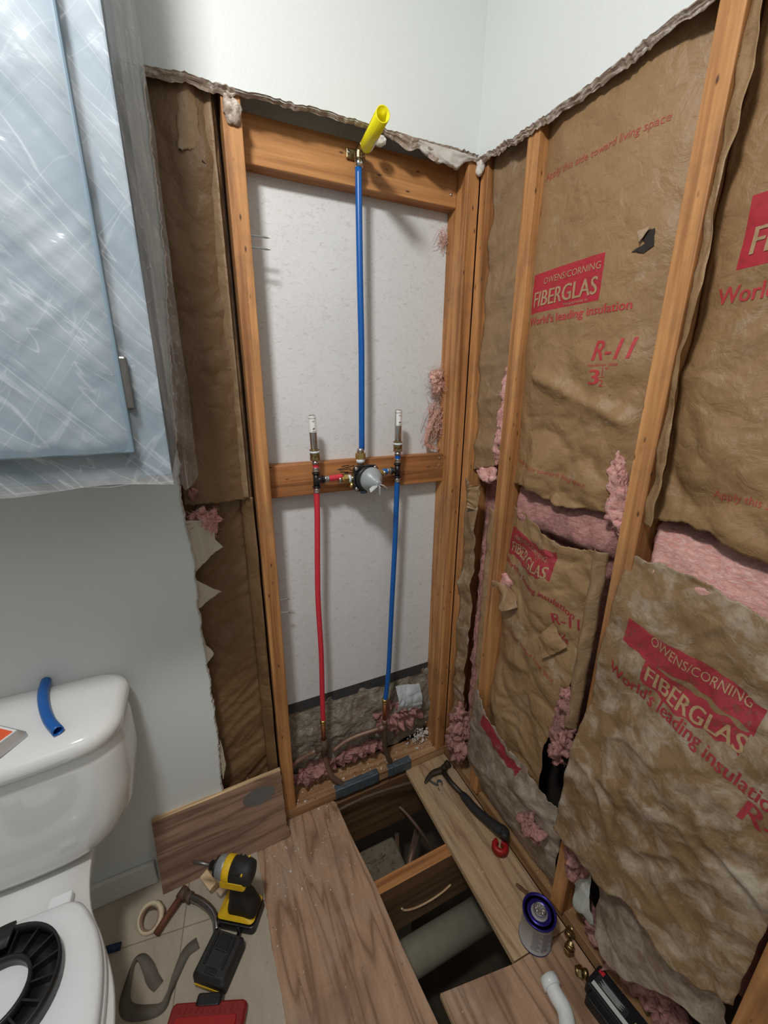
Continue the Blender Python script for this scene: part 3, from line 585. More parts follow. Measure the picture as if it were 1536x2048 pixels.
o=lump('fiberglass_clump',(-.004,-.505,.60),(.018,.026,.12),M['pinkd'],None,94,.5,2.4,5,120,sl=.025); tag(o,'pale pink fiberglass clump beside the tall stud at mid height','insulation')
bm=sheet(B(),lambda u,v:Vector((.0-.018*math.sin(u*PI)+.006*nz(v*9,u*2,9),-.505-.035*u,.62+v*.46)),10,100); tag(obj('paper_flange',bm,M['kr'][4],None,True,solid=.0007),'rolled brown paper flange left of the tall stud below the gap','paper')
# ------------------------------------------------------------ left bay
G2='kraft faced insulation batts in the narrow left bay'
def batty(label,x0,x1,z0,z1,hy,m,seed,body=None,hem=.006):
    t=thing('insulation_batt',label,'insulation',group=G2)
    def fn(u,v):
        z=z0+hem*nz(u*12,seed)+(z1-z0)*v; x_=x0+(x1-x0)*u; return Vector((x_,hy(x_,z),z))
    obj('kraft_facing',sheet(B(),fn,44,int((z1-z0)/.0045)),m,t,True,solid=.0007); return t
def hyU(x_,z): u=(x_+.79)/.165; return .030-.012*fold(x_,z,101,R(5),8)*.7-.008*crumple(x_,z,8,102)-.005*crumple(x_,z,18,103)-.010*max(0,math.sin(PI*u))
def hyL(x_,z): return .052-.010*fold(x_,z,105,R(-55),8)-.008*crumple(x_,z,6,106)-.004*fold(x_,z,107,R(-50),30,5)
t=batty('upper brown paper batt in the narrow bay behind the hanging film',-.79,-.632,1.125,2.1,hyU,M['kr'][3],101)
bm=sheet(B(),lambda u,v:Vector((-.668+.028*u,.028-.020*u+.004*nz(v*20,u,5),1.13+v*.87)),6,160); obj('paper_flange',bm,M['kr'][4],t,True,solid=.001)
bm=sheet(B(),lambda u,v:Vector((-.700+.034*u-.010*(1-v)*(1-u)+.004*nz(v*8,2),.014-.010*math.sin(PI*u)*v-.012*(1-v)**3*(1-u),1.845+v*.13+.012*u*(1-v)+.005*nz(u*9,v*4))),12,24); obj('paper_flap',bm,M['kr'][4],t,True,solid=.001)
bm=sheet(B(),lambda u,v:Vector((-.705+.045*u,.012-.004*u,1.838+.012*v*math.sin(PI*u)-.006*u)),10,3); obj('tear_hole_shade',bm,M['dark'],t,solid=.0006,label='dark sheet painting the shade in the tear under the folded flap')  # flat dark sheet painting the shade where the flap lifts
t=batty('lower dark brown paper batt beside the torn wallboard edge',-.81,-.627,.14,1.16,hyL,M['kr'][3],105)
bm=sheet(B(),lambda u,v:Vector((-.66+.030*u,.035-.022*u+.010*nz(v*9,u,15)+.0,.20+v*.93)),6,160); obj('paper_flange',bm,M['kr'][3],t,True,solid=.001)
def hyF(x_,z): return .035-.03*crumple(x_,z,12,110)-.01*fold(x_,z,111,R(20),12)
t=batty('torn mouldy paper scraps at the bottom of the narrow left bay',-.80,-.66,.04,.20,hyF,M['kr'][2],110,hem=.03)
o=lump('fiberglass_tuft_left',(-.752,.002,1.09),(.034,.014,.024),M['pink'],None,112,.75,2.2,5,160,sl=.030); o.name='fiberglass_clump'; tag(o,'pink fiberglass tuft sticking out beside the film bottom on the left','insulation')
o=lump('fiberglass_clump',(-.768,.012,1.155),(.010,.010,.016),M['pinkd'],None,113,.5,2.5,4,60,sl=.02); tag(o,'darker pink fiberglass tuft just above the bigger left tuft','insulation')
# fluff on the post
o=lump('fiberglass_tuft',(-.052,.070,1.42),(.018,.010,.035),M['peach'],None,120,.5,2.4,5,220,sl=.045,rot=R(0)); tag(o,'upper peach fluff tuft on the corner stud over the white board','insulation')
bm=B(); rr=random.Random(5)
for i in range(110):
    a=rr.uniform(-.006,.006); b_=rr.uniform(-.006,.006); j=lambda:rr.uniform(-.006,.006)
    P=[(-.040+a,.070+b_,1.335+j()),(-.062+j(),.068+b_,1.315+j()),(-.082+j(),.066+b_,1.27+j()),(-.088+j(),.066,1.235+j()),(-.068+j(),.068,1.222+j()),(-.038+j(),.07,1.215+j())]
    k=rr.choice([4,5,6]); tube(bm,spline(P[:k],4),.0009,4)
for i in range(140):
    p=Vector((-.050+rr.gauss(0,.014),.07+rr.gauss(0,.004),1.315+rr.gauss(0,.024))); tube(bm,spline([p,p+Vector((rr.gauss(0,.01),rr.gauss(0,.004),rr.gauss(-.01,.015))),p+Vector((rr.gauss(0,.016),rr.gauss(0,.005),rr.gauss(-.02,.02)))],4),.0008,4)
tag(obj('fiberglass_tuft',bm,M['peach'],None,True),'lower stringy peach fluff looping off the corner stud','insulation')
bm=B()
for i in range(30):
    p=Vector((-.045+rr.gauss(0,.006),.08,1.80+rr.gauss(0,.01))); tube(bm,spline([p,p+Vector((rr.gauss(0,.01),rr.gauss(0,.002),rr.gauss(0,.01))),p+Vector((rr.gauss(0,.015),0,rr.gauss(-.01,.012)))],4),.0006,4)
tag(obj('fiberglass_tuft',bm,M['peach'],None,True),'tiny peach fibre wisp high on the board below the upper block','insulation')
# insulation in the opening under the board
o=thing('insulation_batt','dirty pink and white insulation stuffed below the white board','insulation')
def hb(x_,z): return .100-.035*math.sin(PI*max(0,min(1,(z-.03)/.34)))-.016*fbm(x_*14,z*14,130,5)-.012*crumple(x_,z,9,131)
obj('fiberglass',sheet(B(),lambda u,v:(lambda x_,z:Vector((x_,hb(x_,z),z)))(-.60+.59*u,.04+.33*v),150,90),M['greyfl'],o,True)
lump('fiberglass_tuft',(-.17,.066,.21),(.085,.02,.06),M['pinkd'],o,132,.45,2.2,5,160,sl=.03)
lump('fiberglass_tuft',(-.50,.062,.095),(.075,.02,.04),M['pinkd'],o,133,.4,2.4,5,100,sl=.03)
lump('fiberglass_tuft',(-.33,.068,.10),(.12,.018,.03),M['pinkd'],o,134,.5,2.4,5,80,sl=.03)
bm=sheet(B(),lambda u,v:Vector((-.19+.10*u,.050-.030*math.sin(PI*v)-.012*crumple(u*.1,v*.1,30,3),.24+.12*v-.02*u)),30,30); obj('plastic_wrap',bm,plain('cloudy_plastic',(.50,.55,.58),.3,0,.3,40),o,True,solid=.0006)
# ------------------------------------------------------------ plumbing
HX,CX,SX=-.459,-.209,-.323; PY=.022; ZV=1.157; TR=.0082
HT=Vector((HX+.001,PY,1.158)); CT=Vector((CX,PY,1.165))
def fitting_tee(label,c,sgn):
    t=thing('tee_fitting',label,'pipe fitting',c)
    bm=B(); tube(bm,[(0,0,-.020),(0,0,.020)],.0085,16); tube(bm,[(0,0,0),(sgn*.022,0,0)],.0085,16)
    tube(bm,[(0,0,-.021),(0,0,-.017)],.0112,16); tube(bm,[(0,0,.017),(0,0,.021)],.0112,16); tube(bm,[(sgn*.018,0,0),(sgn*.022,0,0)],.0112,16); obj('tee_body',bm,M['blk'],t,True)
    for d_,n_ in (((0,0,-1),0),((0,0,1),0),((sgn,0,0),0)):
        d_=Vector(d_); bm=B(); tube(bm,[d_*.023,d_*.0235,d_*.026,d_*.033,d_*.035,d_*.0355],[.0085,.0102,.0094,.0094,.0102,.0085],20); obj('crimp_ring',bm,M['crimp'],t,True)
    return t
fitting_tee('black tee with steel crimp rings on the red hot pipe',HT,1)
fitting_tee('black tee with steel crimp rings on the blue cold pipe',CT,-1)
def pex(name,label,pts,m,r=TR,cat='pipe'):
    bm=B(); tube(bm,spline(pts,8),r,20); return tag(obj(name,bm,m,None,True),label,cat)
pex('water_pipe','long red hot water tube from copper stub up to its tee',[(HX,PY,1.137),(HX-.001,PY,1.05),(HX-.007,PY,.9),(HX-.010,PY,.78),(HX-.008,PY,.6),(HX-.011,PY,.45),(HX-.012,PY,.335)],M['red'])
pex('water_pipe','long blue cold water tube from copper stub up to its tee',[(CX,PY,1.143),(CX-.002,PY,1.05),(CX-.006,PY,.9),(CX-.012,PY,.75),(CX-.017,PY,.6),(CX-.023,PY,.45),(CX-.034,PY,.335)],M['blue'])
pex('water_pipe','blue riser tube from the valve up to the yellow sleeve',[(SX,PY,1.233),(SX+.001,PY,1.35),(SX+.002,PY,1.5),(SX,PY,1.65),(SX-.001,PY,1.8),(SX-.001,PY,1.893)],M['blue'])
VX=-.322
pex('pipe_stub','short red tube between hot tee and valve',[HT+Vector((.020,0,0)),HT+Vector((.04,0,.001)),HT+Vector((.075,0,.003))],M['red'])
pex('pipe_stub','very short blue tube between cold tee and valve',[CT-Vector((.020,0,0)),CT-Vector((.05,0,.0))],M['blue'])
pex('pipe_stub','short red tube between hot tee and its arrestor',[HT+Vector((0,0,.024)),HT+Vector((0,0,.06))],M['red'])
pex('pipe_stub','short blue tube between cold tee and its arrestor',[CT+Vector((0,0,.024)),CT+Vector((0,0,.06))],M['blue'])
def hexn(bm,c,d,r,L): lathe(bm,[(0,r*.9),(.001,r),(L-.001,r),(L,r*.9)],c,d,6)
def arrestor(label,c,dx=0,lab_a=0):
    t=thing('water_hammer_arrestor',label,'arrestor',c,group='silver water hammer arrestors')
    bm=B(); lathe(bm,[(0,.0085),(.0005,.0103),(.008,.0095),(.0085,.0085)],(0,0,-.016)); obj('crimp_ring',bm,M['crimp'],t,True)
    bm=B(); hexn(bm,(0,0,-.006),(0,0,1),.0135,.010); lathe(bm,[(0,.011),(.010,.0135),(.016,.0135)],(0,0,-.002),(0,0,1),20); obj('brass_adapter',bm,M['oldbrass'],t)
    bm=B(); lathe(bm,[(0,.0110),(.001,.0128),(.005,.0128),(.006,.011)],(0,0,.014)); obj('thread_tape',bm,M['tape'],t,True)
    bm=B(); hexn(bm,(0,0,.020),(0,0,1),.0135,.005); obj('brass_nut',bm,M['oldbrass'],t)
    bm=B(); lathe(bm,[(0,.009),(.002,.0102),(.080,.0102),(.086,.0099),(.089,.0085),(.0895,.006),(.088,.005)],(0,0,.025),(0,0,1),28); obj('barrel',bm,M['steel'],t,True)
    bm=B(); a0=R(-150+lab_a)
    def lf(u,v): a=a0+R(150)*u; return Vector((.01045*math.cos(a),.01045*math.sin(a),.070+.035*v))
    sheet(bm,lf,16,2)
    sheet(bm,lambda u,v:(lambda p:Vector((p.x,p.y,.1065+.006*v)))(lf(u,0)),16,1); obj('label',bm,M['label'],t,True,label='white paper label')
    bm=B(); box(bm,(-.003,-.0112,.078),(.001,-.0104,.080)); box(bm,(.0005,-.0112,.079),(.0025,-.0104,.082)); box(bm,(-.003,-.0112,.098),(.003,-.0104,.0988)); box(bm,(-.004,-.0112,.073),(.003,-.0104,.0735)); obj('label_print',bm,M['ink'],t)
    return t
arrestor('silver arrestor with brass base above the red hot tee',HT+Vector((-.001,0,.060)),0,-45).rotation_euler=(0,R(-2.0),0)
arrestor('silver arrestor with brass base above the blue cold tee',CT+Vector((0,0,.062)))
# valve
t=thing('shower_valve','black and brass shower valve under a translucent grey plaster guard','valve',(VX,.022,ZV))
bm=B(); tube(bm,[(0,.018,0),(0,-.018,0)],.026,28); obj('brass_body',bm,M['oldbrass'],t,True)
for s,L in ((-1,.062),(1,.062)):
    bm=B(); tube(bm,[(s*.02,0,.004*s),(s*L*.62,0,.004*s)],.0085,16); obj('tape_wrap' if False else 'brass_inlet',bm,M['oldbrass'],t,True)
    bm=B(); tube(bm,[(s*.036,0,.004*s),(s*.044,0,.004*s)],.0115,16); obj('thread_tape',bm,M['tape'],t,True)
    bm=B(); hexn(bm,(s*.044,0,.004*s),(s,0,0),.0145,.014); tube(bm,[(s*.056,0,.004*s),(s*.064,0,.004*s)],.0115,16); obj('brass_adapter',bm,M['brass'],t)
    bm=B(); tube(bm,[(s*.064,0,.004*s),(s*.0645,0,.004*s),(s*.072,0,.004*s),(s*.0725,0,.004*s)],[.0085,.0102,.0102,.0085],18); obj('crimp_ring',bm,M['crimp'],t,True)
bm=B(); tube(bm,[(-.004,0,.02),(-.005,0,.052)],.0095,16); obj('brass_outlet',bm,M['oldbrass'],t,True)
bm=B(); tube(bm,[(-.005,0,.040),(-.005,0,.050)],.0122,16); obj('thread_tape',bm,M['tape'],t,True)
bm=B(); hexn(bm,(-.005,0,.050),(0,0,1),.0145,.018); obj('brass_adapter',bm,M['brass'],t)
bm=B(); lathe(bm,[(0,.0085),(.0005,.0104),(.012,.0100),(.0125,.0085)],(-.005,0,.068)); obj('crimp_ring',bm,M['crimp'],t,True)
bm=B(); tube(bm,[(-.038,.0,-.018),(-.03,0,-.012)],.009,12); tube(bm,[(-.035,.002,-.022),(-.035,-.014,-.022)],.008,14); obj('stop_screw',bm,M['brass'],t,True)
pl=prism(B(),[tuple(p) for p in [(v.x,v.y) for v in rrect(0,0,.036,.036,.010,0)]],'y',-.030,-.018); obj('black_plate',pl,M['blk'],t,bevel=.002)
bm=B(); lathe(bm,[(0,.034),(.012,.033),(.014,.030)],(0,-.030,0),(0,-1,0),36); obj('black_collar',bm,M['blk'],t,True)
for sx in (-1,1):
    for sz in (-1,1): screw('plate_screw',(sx*.0285,-.0302,sz*.0285),(0,-1,0),M['steel'],t,.0062)
gd=Matrix.Rotation(R(-8),4,'X')
bm=B(); lathe(bm,[(0,.031),(.002,.034),(.010,.0335),(.016,.030),(.026,.024),(.034,.015),(.040,.010),(.048,.009),(.050,.004)],(0.008,-.040,0),(0.12,-1,-.12),36); obj('plaster_guard',bm,M['grey'],t,True,label='translucent grey dome guard')
for a in (R(-25),R(-80),R(-140)):
    bm=B(); d_=Vector((math.cos(a),0,math.sin(a))); c0=Vector((.012,-.083,-.004))
    A=[c0-d_*.002+Vector((0,.006,0)),c0+d_*.026+Vector((0,.012,0)),c0+d_*.030+Vector((0,-.004,-.004)),c0+d_*.010+Vector((0,-.014,0))]
    vs=[bm.verts.new(p) for p in A]; bm.faces.new(vs); obj('guard_wing',bm,M['greyl'],t,solid=.0016)
bm=B(); lathe(bm,[(0,.009),(.012,.0105),(.016,.009)],(.0,-.006,-.034),(0,-.3,-1),18); obj('plug_cap',bm,plain('blue_grey_plug',(.10,.17,.27),.35),t,True,label='blue-grey cap under the valve')
# riser top: crimp, elbow and yellow sleeve
t=thing('drop_ear_elbow','brass drop-ear elbow screwed to the upper block','pipe fitting',(SX,.022,1.905))
bm=B(); lathe(bm,[(0,.0085),(.0005,.0104),(.017,.0102),(.0175,.0085)],(0,0,-.012)); obj('crimp_ring',bm,M['steel'],t,True)
bm=B(); tube(bm,spline([(0,0,.004),(0,0,.016),(.003,-.004,.024),(.006,-.018,.028)],5),.0105,16); obj('elbow_body',bm,M['oldbrass'],t,True)
bm=B(); boxc(bm,(0,.022,.022),(.046,.005,.020)); obj('mounting_ear',bm,M['oldbrass'],t,bevel=.002)
for s in (-1,1): screw('ear_screw',(s*.018,.0193,.024),(0,-1,0),M['steel'],t,.0045)
a0=Vector((SX+.008,-.002,1.925)); a1=at(766,228,'y',-.13)
dd=(a1-a0).normalized()
t=thing('pipe_sleeve','bright yellow plastic sleeve pointing out from the top of the riser','sleeve',a0)
L=(a1-a0).length
bm=B(); lathe(bm,[(0,.006),(.002,.0125),(.008,.0145),(L,.0148),(L,.0128),(.02,.0125),(.018,.001)],(0,0,0),dd,28); obj('sleeve_tube',bm,M['yel'],t,True)
for a in (200,250,300,20):
    side=dd.orthogonal().normalized(); side.rotate(Matrix.Rotation(R(a),3,dd)); bm=B(); tube(bm,[side*.0146+dd*.055,side*.0149+dd*(L-.004)],.0009,6); obj('rib',bm,M['yel'],t,True)
side=Vector((.72,-.35,-.6)); side=(side-dd*side.dot(dd)).normalized(); up=dd.cross(side)
bm=sheet(B(),lambda u,v:(side*math.cos((u-.5)*1.0)+up*math.sin((u-.5)*1.0))*.0150+dd*(.012+.055*v),8,2); obj('label',bm,M['label'],t,True,label='small white sticker')
# copper
def copper(label,x_,top,extra):
    t=thing('copper_supply_pipe',label,'pipe',(0,0,0))
    bm=B(); tube(bm,[(x_,PY,top-.085),(x_,PY,top)],.0078,16); obj('copper_stub',bm,M['copper'],t,True)
    bm=B(); lathe(bm,[(0,.0085),(.002,.0105),(.006,.0105),(.008,.0092),(.011,.0092),(.013,.0110),(.017,.0110),(.019,.0085)],(x_,PY,top-.006),(0,0,1),20); obj('brass_ring',bm,M['brass'],t,True)
    for nm,pts,r,m in extra:
        bm=B(); tube(bm,spline(pts,6) if len(pts)>2 else pts,r,16); obj(nm,bm,m,t,True)
hx=HX-.013; cx=CX-.036
copper('copper stub with corroded tee below the red tube',hx,.333,[('corroded_tee',[(hx,PY,.262),(hx,PY-.002,.20)],.0125,M['oldcu']),('corroded_tee',[(hx,PY,.232),(hx-.030,PY,.226)],.0115,M['oldcu']),
  ('branch_pipe',[(hx-.03,PY,.226),(hx-.075,PY+.015,.200),(hx-.13,PY+.02,.17)],.0075,M['dullcu']),('drop_pipe',[(hx,PY-.002,.205),(hx+.006,PY-.004,.15),(hx+.022,PY-.008,.095),(hx+.06,PY-.006,.035),(hx+.07,PY,-.03)],.008,M['dullcu'])])
copper('copper stub with side branch below the blue tube',cx,.333,[('corroded_fitting',[(cx,PY,.255),(cx,PY,.237)],.0098,M['dullcu']),('drop_pipe',[(cx,PY,.24),(cx,PY,.15),(cx+.006,PY-.002,.10),(cx+.022,PY-.004,.055),(cx+.03,PY,-.02)],.0088,M['oldcu']),
  ('branch_fitting',[(cx,PY,.222),(cx-.022,PY,.222)],.0105,M['dullcu']),('branch_pipe',[(cx-.02,PY,.222),(cx-.09,PY+.012,.212),(cx-.14,PY+.022,.196),(cx-.19,PY+.025,.170)],.0078,M['dullcu'])])
# steel plates on the bottom plate edge
for (a,b,lab) in (((672,1594),(758,1562),'left grey steel strip bent over the bottom plate edge at the hole'),((777,1540),(822,1520),'right grey steel strip bent over the bottom plate edge at the hole')):
    p=at(a[0],a[1],'y',-.003); q=at(b[0],b[1],'y',-.003); x0,x1=p.x,q.x
    bm=sheet(B(),lambda u,v:Vector((x0+(x1-x0)*u,(-.003 if v<.6 else -.003+.022*(v-.6)/.4)+.002*nz(u*8,v*2),(.002+.040*v/.6 if v<.6 else .0425)+.002*nz(u*9,v*3,4))),30,20)
    tag(obj('steel_plate',bm,M['plate'],None,True,solid=.0015),lab,'metal plate')
# ------------------------------------------------------------ cabinet and film
cb=thing('wall_cabinet','blue-grey wall cabinet wrapped in plastic film above the toilet','cabinet',(-1.14,0,1.262))
obj('cabinet_body',box(B(),(-.36,-.300,0),(.351,-.014,1.15)),M['cab'],cb,bevel=.003)
dr=obj('cabinet_door',box(B(),(-.34,-.3215,.042),(.306,-.301,1.11)),M['cab'],cb,bevel=.003)
obj('hinge',boxc(B(),(.309,-.312,.145),(.012,.012,.075)),M['nail'],dr,bevel=.003)
def hf(x_,z):        # film rides over door and frame, bridging the step
    k=1/(1+math.exp((x_+.838)*160))*1/(1+math.exp(-(z-1.305)*160)); b=-.304-.0215*k
    q=(x_*.62-z*.78)
    w_=.0045*(1-2*abs(nz(q*15,(x_*.78+z*.62)*1.6,141)))+.0016*(1-2*abs(nz(q*36,(x_*.78+z*.62)*5,142)))+.002*crumple(x_,z,7,143)
    w_+=.0025*(1-2*abs(nz((x_*.6+z*.8)*16,(x_*.8-z*.6)*2,145)))
    return b-.001-max(0,w_)*(.4+.6*k)
fm=thing('plastic_film','translucent wrinkled plastic film draped over the wall cabinet','plastic sheet')
obj('front_sheet',sheet(B(),lambda u,v:(lambda x_,z:Vector((x_,hf(x_,z),z)))(-1.5+.711*u,1.252+1.15*v-.004*math.sin(u*20)*(v<.01)),150,230),M['film'],fm,True)
def side(u,v):
    z=1.245+1.10*v-(.022*math.sin(u*PI*.9)+.012*nz(u*8,1))*(1-v)**8-.030*u*(1-v)**6
    x_=-.7875+.038*u*(1-.35*max(0,v-.6))+.006*nz(u*5,z*9,150)*u+.004*nz(u*16,z*5,151); y=-.3+.272*u; return Vector((x_,y,z))
obj('side_sheet',sheet(B(),side,60,200),M['film'],fm,True)
obj('bottom_sheet',sheet(B(),lambda u,v:Vector((-1.5+.712*u,-.302+.27*v,1.252-.006*v+.004*nz(u*20,v*5,3))),80,24),M['film'],fm,True)
# ------------------------------------------------------------ toilet
TX=-1.19
tl=thing('toilet','white two-piece toilet with closed lid','toilet',(TX,-.015,0))
def T(z,hx,hy,r,bow,cy): return [Vector((p.x,p.y+cy,p.z)) for p in smoothed_rrect(hx,hy,r,z,bow)]
obj('tank',loft(B(),[T(.392,.06,.06,.04,.006,-.09),T(.394,.112,.072,.05,.010,-.092),T(.408,.145,.080,.06,.014,-.095),T(.430,.176,.086,.06,.018,-.098),T(.46,.198,.089,.06,.02,-.1),T(.50,.214,.091,.055,.02,-.1),T(.57,.225,.092,.05,.022,-.1),T(.66,.225,.093,.05,.024,-.1),T(.70,.218,.093,.05,.024,-.1)]),M['porc'],tl,True)
obj('tank_lid',loft(B(),[T(.697,.214,.092,.05,.024,-.1),T(.699,.224,.101,.055,.026,-.1),T(.705,.229,.105,.06,.027,-.1),T(.722,.230,.106,.06,.027,-.1),T(.734,.225,.101,.058,.026,-.1),T(.741,.212,.09,.055,.022,-.1),T(.744,.16,.06,.045,.012,-.1)]),M['porc'],tl,True)
def egg(prof,z,k=1.0,c=-.49):      # prof: half widths along y, closed round the front
    R_=[(x_*k,c+(y-c)*k,z) for y,x_ in prof]; return [Vector(p) for p in R_]+[Vector((-p[0],p[1],z)) for p in R_[::-1]]
def curve2(pts,n=5): return [(p.x,p.y) for p in spline([Vector((a,b,0)) for a,b in pts],n)]
PLID=curve2([(-.282,.02),(-.283,.08),(-.285,.112),(-.300,.134),(-.330,.152),(-.360,.167),(-.405,.181),(-.455,.188),(-.51,.189),(-.57,.180),(-.63,.158),(-.68,.118),(-.71,.062),(-.718,.012)])
PBWL=curve2([(-.05,.02),(-.055,.10),(-.10,.118),(-.20,.122),(-.28,.137),(-.34,.163),(-.41,.190),(-.47,.203),(-.53,.204),(-.60,.188),(-.66,.155),(-.71,.10),(-.735,.045),(-.74,.010)])
obj('bowl',loft(B(),[egg(PBWL,.004,.62,-.35),egg(PBWL,.05,.58,-.35),egg(PBWL,.20,.66,-.35),egg(PBWL,.30,.86,-.35),egg(PBWL,.36,.97,-.35),egg(PBWL,.385,1.0,-.35),egg(PBWL,.394,.985,-.35)]),M['porc'],tl,True)
obj('seat',loft(B(),[egg(PLID,.397,.97),egg(PLID,.400,1.015),egg(PLID,.411,1.015),egg(PLID,.415,.99)]),M['seat'],tl,True)
obj('lid',loft(B(),[egg(PLID,.416,.97),egg(PLID,.419,1.0),egg(PLID,.430,1.0),egg(PLID,.437,.965),egg(PLID,.440,.85)]),M['seat'],tl,True)
for s in (-1,1): obj('hinge_cap',boxc(B(),(s*.085,-.262,.405),(.040,.030,.020)),M['seat'],tl,bevel=.005)
# black flange ring on the lid
ZL=.441
c0=Vector((-1.155,-.425,ZL)); rg=thing('flange_ring','broken glossy black plastic ring lying on the toilet lid','plastic ring',c0,(0,0,R(15)))
def arc(a0,a1,r0,r1,z0,z1,n=40,sx=1):
    bm=B(); V=[]
    for i in range(n+1):
        a=R(a0+(a1-a0)*i/n); V.append([Vector((r*math.cos(a)*sx,r*math.sin(a),z)) for r,z in ((r0,z0),(r1,z0),(r1,z1),(r0,z1))])
    return loft(bm,V)
obj('outer_wall',arc(-140,165,.089,.093,0,.030),M['blk'],rg,True)
obj('inner_wall',arc(-140,165,.048,.053,0,.024),M['blk'],rg,True)
obj('web',arc(-140,165,.050,.092,.002,.006),M['blk'],rg,True)
for k in range(-130,165,22): 
    bm=B(); boxc(bm,(0,0,0),(.040,.003,.018),None); 
    for v in bm.verts: v.co=Matrix.Rotation(R(k),3,'Z')@(v.co+Vector((.071,0,.012)))
    obj('rib',bm,M['blk'],rg)
obj('top_tab',arc(70,120,.060,.098,.028,.034),M['blk'],rg,True)
# things on the tank lid
ZT=.744
P=[at(92,1362,'z',ZT+.009),at(86,1385,'z',ZT+.009),at(88,1412,'z',ZT+.009),at(98,1440,'z',ZT+.009),at(116,1462,'z',ZT+.009)]
t=thing('tube_offcut','curved blue tube offcut lying on the toilet tank lid','tube')
bm=B(); sp=spline(P,8); tube(bm,sp,.0088,18,False); obj('tube_wall',bm,M['blue'],t,True,solid=.0024)
bm=B(); tube(bm,sp[:-3],.0066,12); obj('bore_shade',bm,M['bluedk'],t,True,label='dark core painting the shade in the hollow')  # solid dark core paints the shade inside the open tube
pc=at(8,1468,'z',ZT+.012)
t=thing('blister_package','silver blister package with orange card at the left on the tank lid','package',(pc.x-.020,pc.y-.004,ZT),(0,0,R(-38)))
obj('blister',loft(B(),[rrect(0,0,.05,.034,.008,.0),rrect(0,0,.049,.033,.008,.008),rrect(0,0,.040,.026,.008,.018)]),M['foil'],t,bevel=.001)
obj('card',boxc(B(),(0,0,.0190),(.074,.046,.0016)),M['label'],t); obj('orange_panel',boxc(B(),(.004,-.001,.0202),(.060,.038,.0012)),M['orange'],t); bm=B(); lathe(bm,[(0,.009),(.001,.009)],(-.004,.004,.0208),(0,0,1),20); obj('green_mark',bm,M['bluepr'],t)
# ------------------------------------------------------------ leaning plywood
bl=at(330,1797,'z',.006); 
A=Vector((-.986,-.066,.005)); Bp=Vector((-.626,-.058,.002)); TLp=at(303,1645,'y',-.030); TRp=at(561,1541,'y',-.020)
bm=B(); nrm=(Bp-A).cross(TLp-A).normalized(); nrm=-nrm if nrm.y<0 else nrm
nU,nV=30,22; q=[]
def lp(u,v,k): 
    p=A.lerp(Bp,u).lerp(TLp.lerp(TRp,u),v); e=.0
    if u==1: p=p+Vector((.004*nz(v*14,2)+.006*(v<.12),0,0))
    return p+nrm*k
for k in (0,.016):
    q.append([[bm.verts.new(lp(i/nU,j/nV,k)) for j in range(nV+1)] for i in range(nU+1)])
for g in q:
    for i in range(nU):
        for j in range(nV): bm.faces.new((g[i][j],g[i+1][j],g[i+1][j+1],g[i][j+1]))
edge=[]
for i in range(nU):
    for j in (0,nV): edge.append(bm.faces.new((q[0][i][j],q[0][i+1][j],q[1][i+1][j],q[1][i][j])))
for j in range(nV):
    for i in (0,nU): edge.append(bm.faces.new((q[0][i][j],q[0][i][j+1],q[1][i][j+1],q[1][i][j])))
for f in edge: f.material_index=1
x=N('leaning_plywood'); 
wv=x.n('ShaderNodeTexNoise'); x.l(x.mapc((2.0,2,20),(0,R(-10),0)),wv.inputs['Vector']); wv.inputs['Scale'].default_value=1; wv.inputs['Detail'].default_value=3; wv.inputs['Distortion'].default_value=.4
mt=x.n('ShaderNodeMath',operation='MULTIPLY'); mt.inputs[1].default_value=8; x.l(wv.outputs['Fac'],mt.inputs[0]); pp=x.n('ShaderNodeMath',operation='PINGPONG'); pp.inputs[1].default_value=1; x.l(mt.outputs[0],pp.inputs[0])
col=x.mix(x.ramp(pp.outputs[0],[(0,0),(.5,.7),(1,1)]),(.22,.12,.08),(.42,.27,.19)); fn_=x.noise(x.mapc((9,9,170)),1,3); col=x.mix(.4,col,x.ramp(fn_,[(.3,.6),(.65,1)]),'MULTIPLY'); x.base(col); x.set(Roughness=.75); x.bump(fn_,.3,.0008); M['lean']=x.m
o=thing('plywood_offcut','dusty plywood offcut leaning on the back wall beside the toilet','plywood')
obj('panel',bm,[M['lean'],M['plyedge']],o)
ce=lp(.80,.77,-.0007); ux=(Bp-A).normalized(); uz=(TLp-A).normalized()
bm=B(); vs=[bm.verts.new(ce+ux*(.048*math.cos(a)*(1+.15*nz(math.cos(a)*2,math.sin(a)*2)))+uz*(.030*math.sin(a))) for a in [2*PI*k/40 for k in range(40)]]; bm.faces.new(vs); obj('grey_patch',bm,plain('grey_stain',(.15,.14,.13),.8,0,.25,50),o,label='grey oval filler patch')
# ------------------------------------------------------------ tools on the left floor
ax=Vector((-.835,.55,0)).normalized()
ang=math.atan2(ax.y,ax.x)
t=thing('impact_driver','yellow and black impact driver standing on its foot','power tool',(-.802,-.200,.004),(0,0,ang))
